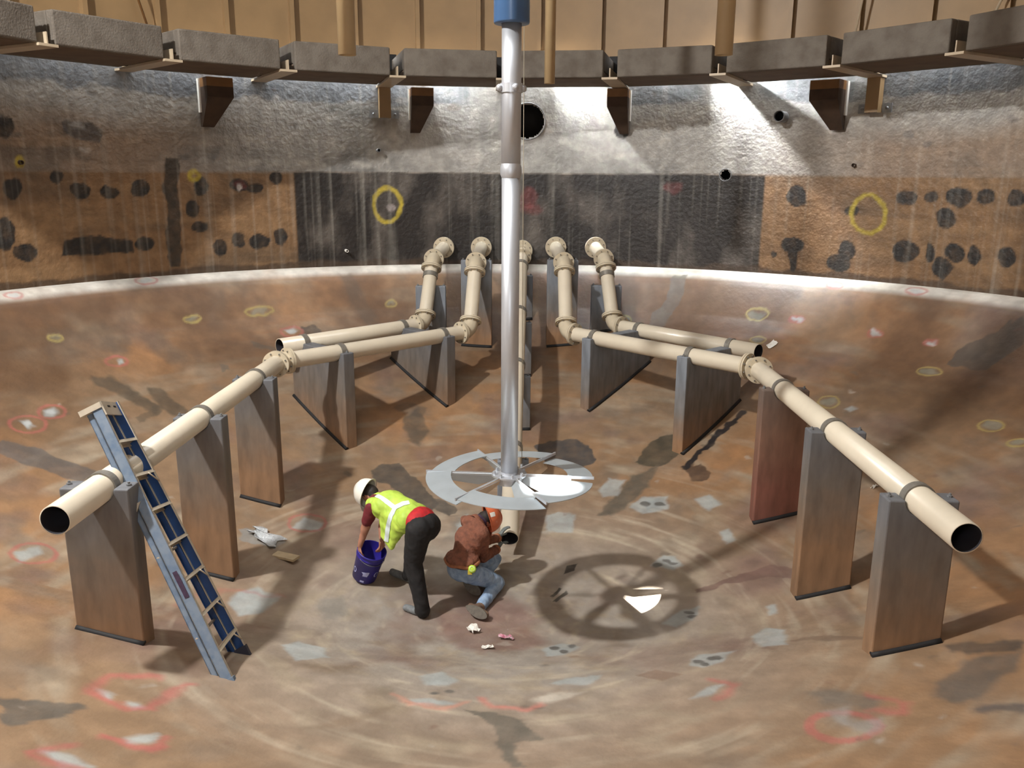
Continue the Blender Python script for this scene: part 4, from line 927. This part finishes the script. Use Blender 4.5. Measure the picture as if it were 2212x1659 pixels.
# shoes
for fp, an, d_ in ((footN, ankN, Vector((-.9, .42, 0))), (footF, ankF, Vector((-.85, .5, 0)))):
    d_.normalize(); z0 = float(fz(fp.x, fp.y)); o_ = Vector((fp.x, fp.y, z0))
    hz = Vector((fp.x-d_.x*.02, fp.y-d_.y*.02, float(fz(fp.x-d_.x*.02, fp.y-d_.y*.02))+.045)); toe = Vector((fp.x+d_.x*.20, fp.y+d_.y*.20, float(fz(fp.x+d_.x*.2, fp.y+d_.y*.2))+.036))
    c_(hz, .044, toe, .036, SH); c_(an.lerp(hz, .6), .05, hz+d_*.05+up*.02, .045, SH)
body = flesh('body', pr, ['trouser', 'red', 'skin', 'maroon', 'hair', 'shoe_grey'], A_, .0095, 3, wrinkle=.016)
eyes(hcA, crA, faA, body)
hh, hz_, hf_, hx_ = hard_hat(hcA+crA.normalized()*.035, crA, faA, 'white_hat', A_, 'white hard hat', 1.12)
# vest: padded shell over the torso with open side panels hanging down
vp = []
vp.append(('e', T(pel+fwd*.13+up*.03), (T(latA*.205), T(fwd*.13), T(up*.155)), 0))
vp.append(('c', T(pel+fwd*.12+up*.02), .158, T(bel+up*.0), .162, 0)); vp.append(('c', T(bel), .158, T(che-fwd*.03), .158, 0))
vp.append(('e', T(che), (T(latA*.205), T(fwd*.15), T(up*.15)), 0)); vp.append(('c', T(che), .13, T(neckA-fwd*.05), .088, 0))
vp.append(('c', T(neckA-fwd*.09+latA*.06), .082, T(neckA-fwd*.05+latA*.10), .074, 0)); vp.append(('c', T(neckA-fwd*.09-latA*.06), .08, T(neckA-fwd*.05-latA*.10), .072, 0))
tip = V3(aty(846, 1183, .40)); tip2 = V3(aty(828, 1158, .46)); tip3 = V3(aty(862, 1160, .38))
s0 = bel.lerp(pel, .1)+latA*.12-up*.02; s1 = che-fwd*.06+latA*.12-up*.02; s2 = pel+fwd*.17+latA*.13-up*.02
for a, b_, ra, rb in ((s0, tip, .07, .022), (s1, tip2, .06, .022), (s2, tip3, .07, .024), (s1.lerp(s0, .5), tip.lerp(tip2, .5), .07, .022), (s2.lerp(s0, .5), tip.lerp(tip3, .5), .07, .024), (tip, tip2, .022, .022), (tip, tip3, .022, .024)):
    vp.append(('c', T(a), ra, T(b_), rb, 0))
vest = flesh('safety_vest', vp, ['vest'], A_, .010, 5, wrinkle=.022); vest['label'] = 'lime yellow safety vest'
from mathutils.bvhtree import BVHTree
def strip_on(obj, pxs, width, name, m_, parent, off=.005):
    """a tape laid on the surface of obj along the given run"""
    me = obj.data; wl_ = wloc(obj); bv_ = BVHTree.FromPolygons([v.co+wl_ for v in me.vertices], [p.vertices[:] for p in me.polygons])
    path = []
    for (x0, y0), (x1, y1) in zip(pxs[:-1], pxs[1:]):
        for k in range(8):
            x = x0+(x1-x0)*k/8; y = y0+(y1-y0)*k/8; h = bv_.ray_cast(Vector(CAM), Vector(ray(x, y)).normalized())
            if h[0] is not None: path.append((h[0], h[1]))
    b = MB(); vs = []
    for i, (p, n_) in enumerate(path):
        q_ = path[min(i+1, len(path)-1)][0]-path[max(i-1, 0)][0]; sd = q_.cross(n_).normalized()
        for w_ in (-1, -.33, .33, 1):
            c0 = p+sd*w_*width/2; hit = bv_.find_nearest(c0); vs.append(hit[0]+hit[1]*off)
    b.add(vs, [(i*4+j, i*4+j+1, (i+1)*4+j+1, (i+1)*4+j) for i in range(len(path)-1) for j in range(3)], 0, True)
    return b.build(name, m_, parent)
strip_on(vest, [(884, 1085), (870, 1088), (854, 1096), (845, 1115), (838, 1140), (833, 1174)], .052, 'reflective_band', 'reflect', vest)
strip_on(vest, [(813, 1070), (825, 1076), (840, 1087), (853, 1097)], .045, 'reflective_band', 'reflect', vest)

# ---- the bucket (held, so a thing of its own)
bk = empty('bucket', BB+Vector((0, 0, -.02)), 'dark blue plastic bucket tipped in the bending man\'s hands', 'bucket')
BL = min(.36, (BB-BK).length+.02); b = MB(); base = BK+bdir*BL
b.lathe(BK, bdir, [(.150, 0), (.157, 0), (.157, .02), (.150, .025), (.150, .05), (.155, .055), (.155, .062), (.148, .068), (.129, BL), (.0, BL), (.0, BL-.006), (.124, BL-.006), (.142, .05), (.150, 0)], 40)
b.build('shell', 'bucket_blue', bk)
u_ = bdir.cross(Vector((0, 0, 1))).normalized(); v_ = bdir.cross(u_)
def on_bucket(a, h, off=.0025):
    r_b = .148+(.129-.148)*(h-.068)/(BL-.068)+off; return BK+bdir*h+(u_*math.cos(a)+v_*math.sin(a))*r_b
toc = (Vector(CAM)-BK); ac = math.atan2(toc.dot(v_), toc.dot(u_))
def mark(a0, a1, h0, h1, shape, nm):
    b = MB()
    for poly in shape:
        n_ = len(poly); b.add([on_bucket(ac+a0+(a1-a0)*x, h0+(h1-h0)*y) for x, y in poly], [tuple(range(n_))])
    return b.build(nm, 'bucket_mark', bk)
import itertools
arrow = [[(.0, .0), (.5, .1), (1, .25), (.75, .5), (.4, .45)], [(.4, .45), (.75, .5), (.75, 1), (.15, .95)], [(0, 0), (.4, .45), (.15, .95), (.05, .5)]]
mark(-.32, .28, .19, .26, arrow, 'printed_mark')
ringo = [[(.5+.5*math.cos(a), .5+.5*math.sin(a)), (.5+.5*math.cos(a+.5), .5+.5*math.sin(a+.5)), (.5+.3*math.cos(a+.5), .5+.36*math.sin(a+.5)), (.5+.3*math.cos(a), .5+.36*math.sin(a))] for a in [k*math.pi/6 for k in range(12)]]
mark(.75, 1.15, .20, .27, ringo, 'printed_mark'); mark(-1.15, -.75, .20, .27, ringo, 'printed_mark')
mark(-.1, .22, .32, .345, [[(0, 0), (1, 0), (1, 1), (0, 1)]], 'printed_mark')
b = MB(); pts = []
for k in range(17):
    a = math.pi*k/16; pts.append(BK+bdir*.05+(u_*math.cos(a)*.162)+(v_*math.sin(a)*.15 if True else 0)+bdir*.05*math.sin(a))
b.tube(pts, .003, 6); b.build('bail_handle', 'steelgrey', bk)

# ---- kneeling man working at the centre pipe
pel = V3(aty(1001, 1226, .62)); neckB = V3(aty(1029, 1130, .86)); fwd = Vector((.74, .67, 0)).normalized(); latB = Vector((.67, -.74, 0))   # his right, towards the camera
kN = V3(atf(1076, 1272)); kN.z += .075; aN = V3(aty(1037, 1312, .34)); kF = V3(aty(1070, 1208, 1.08)); aF = V3(aty(1030, 1262, .80))
hN = pel+latB*.09-up*.02; hF = pel-latB*.09-up*.02
B_ = empty('person', (pel.x, pel.y, float(fz(pel.x, pel.y))), 'person in orange hard hat, brown jacket and jeans kneeling at the pipe end', 'person')
pr = []; JK, JN, SC, SK, GL, SH, BE, HR = range(8)
c_(hN, .118, kN, .074, JN); c_(kN, .074, aN, .055, JN); c_(hF, .115, kF, .072, JN); c_(kF, .072, aF, .055, JN)
pr.append(('e', T(pel-fwd*.02-up*.01), (T(latB*.18), T(fwd*.145), T(up*.13)), JN))
ch = pel.lerp(neckB, .64)-fwd*.035; be = pel.lerp(neckB, .3)-fwd*.03
c_(pel+up*.07-fwd*.015, .13, be, .135, JK); c_(be, .138, ch, .145, JK)
pr.append(('e', T(ch), (T(latB*.185), T(fwd*.125), T(up*.16)), JK)); c_(ch, .115, neckB-fwd*.02, .072, JK)
shN = neckB+latB*.16-up*.05-fwd*.05; shF = neckB-latB*.16-up*.04
eN = V3(aty(1044, 1203, .80)); wN = V3(aty(1073, 1186, 1.10)); eF = V3(aty(1056, 1166, 1.06)); wF = V3(aty(1076, 1162, 1.22))
c_(neckB-fwd*.04+latB*.05, .08, shN, .075, JK); c_(neckB-fwd*.03-latB*.05, .08, shF, .073, JK)
c_(shN, .076, eN, .058, JK); c_(eN, .06, wN, .043, JK); c_(shF, .074, eF, .056, JK); c_(eF, .056, wF, .042, JK)
hcB = V3(aty(1048, 1123, .93)); crB = Vector((.88, .30, .20)); faB = Vector((.35, .3, -1))
pr.append(('c', T(neckB-up*.01), .082, T(neckB.lerp(hcB, .5)), .080, SC)); pr.append(('e', T(pel+up*.115-fwd*.02), (T(latB*.192), T(fwd*.168), T(up*.075)), JK)); c_(neckB, .05, hcB-crB.normalized()*.05, .05, SK)
head_prims(pr, hcB, crB, faB, SK, HR)
hand(pr, wN, Vector((.35, .5, .25)), Vector((.6, .4, -.2)), GL, .7, 1, 1.12)
hand(pr, wF, Vector((.4, .4, .55)), Vector((.7, .2, -.3)), GL, .5, -1, 1.12)
for an, tn, dn in ((aN, V3(atf(1047, 1338)), Vector((.1, -1, .05))), (aF, V3(atf(1035, 1288)), Vector((.1, -1, .05)))):
    heel = an+Vector((-.085, -.09, .045)); tn = tn+up*.05
    if an is aF: heel = an+Vector((-.08, -.07, .05))
    c_(heel, .047, tn, .042, SH); c_(an, .055, heel.lerp(tn, .3), .05, SH)
for an, tn in ((aN, V3(atf(1047, 1338))), (aF, V3(atf(1035, 1288)))):
    heel = an+Vector((-.085, -.09, .045)); tn = tn+up*.05; ax_ = tn-heel; L_ = ax_.length/2+.045; ax_.normalize()
    tcm = (Vector(CAM)-heel).normalized(); nz_ = (tcm-ax_*tcm.dot(ax_)).normalized(); nz_ = (nz_*.8-up*.2).normalized(); nz_ = (nz_-ax_*nz_.dot(ax_)).normalized(); sx_ = ax_.cross(nz_); mid = heel.lerp(tn, .5)+nz_*.030; b = MB()
    out = [(L_*math.cos(a)*(1 if abs(math.cos(a)) > .2 else 1), (.048+.008*math.cos(a))*math.sin(a)*(1-.12*math.cos(2*a))) for a in [2*math.pi*k/28 for k in range(28)]]
    b.prism(out, mid, ax_, sx_, nz_*.022); b.build('boot_sole', 'sole', B_)
body = flesh('body', pr, ['jacket', 'jeans', 'scarf', 'skin', 'glove', 'shoe_brown', 'belt', 'hair'], B_, .0095, 3, wrinkle=.026)
eyes(hcB, crB, faB, body)
hh, z_h, f_h, x_h = hard_hat(hcB+crB.normalized()*.03, crB, faB, 'orange_hat', B_, 'orange hard hat', 1.15)
hc_ = hcB+crB.normalized()*.03
tc_ = (Vector(CAM)-hc_).normalized(); tc_ = (tc_+z_h*.45+up*.25).normalized()
def hat_pt(dv): 
    a_, b_, c2 = dv.dot(f_h)/.140, dv.dot(x_h)/.112, dv.dot(z_h)/.128; return hc_+dv/math.sqrt(a_*a_+b_*b_+c2*c2)*1.18
sd_ = z_h.cross(tc_).normalized(); st2 = sd_.cross(tc_).normalized(); b = MB(); vs = [hat_pt((tc_+sd_*.16*i+st2*.20*j).normalized()) for j in (-1, -.3, .3, 1) for i in (-1, 0, 1)]
b.add(vs, [(j*3+i, j*3+i+1, (j+1)*3+i+1, (j+1)*3+i) for j in range(3) for i in range(2)]); b.build('sticker', 'paper', hh)
# belt and tool pouch
b = MB(); pts = [pel+up*.065+latB*.178*math.cos(a)+fwd*.142*math.sin(a) for a in [2*math.pi*k/28 for k in range(29)]]; b.tube(pts, .015, 8, False); b.build('belt', 'belt', B_)
b = MB(); b.tube([pel+up*(.088+.008*math.sin(5*a))+latB*.192*math.cos(a)+fwd*(.160*math.sin(a)-.018) for a in [2*math.pi*k/40 for k in range(41)]], .019, 8, False); b.build('jacket_hem', 'jacket_hem', B_)
for e_, w_ in ((eN, wN), (eF, wF)):
    dd_ = (w_-e_).normalized(); b = MB(); b.lathe(w_-dd_*.045, dd_, [(.044, 0), (.052, .006), (.052, .040), (.044, .046)], 20); b.build('cuff', 'jacket_hem', B_)
b = MB(); cd_ = (hcB-neckB).normalized(); b.lathe(neckB-cd_*.03, cd_, [(.09, 0), (.10, .012), (.098, .045), (.082, .058)], 24); b.build('collar', 'jacket', B_)
tp = V3(aty(1020, 1229, .42)); tk = empty('tape_measure', tp, 'lime green tape measure clipped on the kneeling man\'s belt', 'tape measure')
td = (Vector(CAM)-tp).normalized(); b = MB(); b.lathe(tp-td*.02, td, [(0, 0), (.036, 0), (.040, .008), (.040, .034), (.034, .042), (0, .042)], 24); b.build('case', 'lime', tk)
b = MB(); b.lathe(tp+td*.0215, td, [(.026, 0), (.026, .003), (.022, .004), (.022, 0)], 24); b.build('face_ring', 'paper', tk)
b = MB(); b.frame_box(tp-td*.02-Vector((0, 0, .03)), Vector((1, 0, 0)), td.cross(Vector((1, 0, 0))).normalized(), td, (-.045, -.03, 0), (0, .03, .03)); b.build('hook_end', 'yellow', tk)
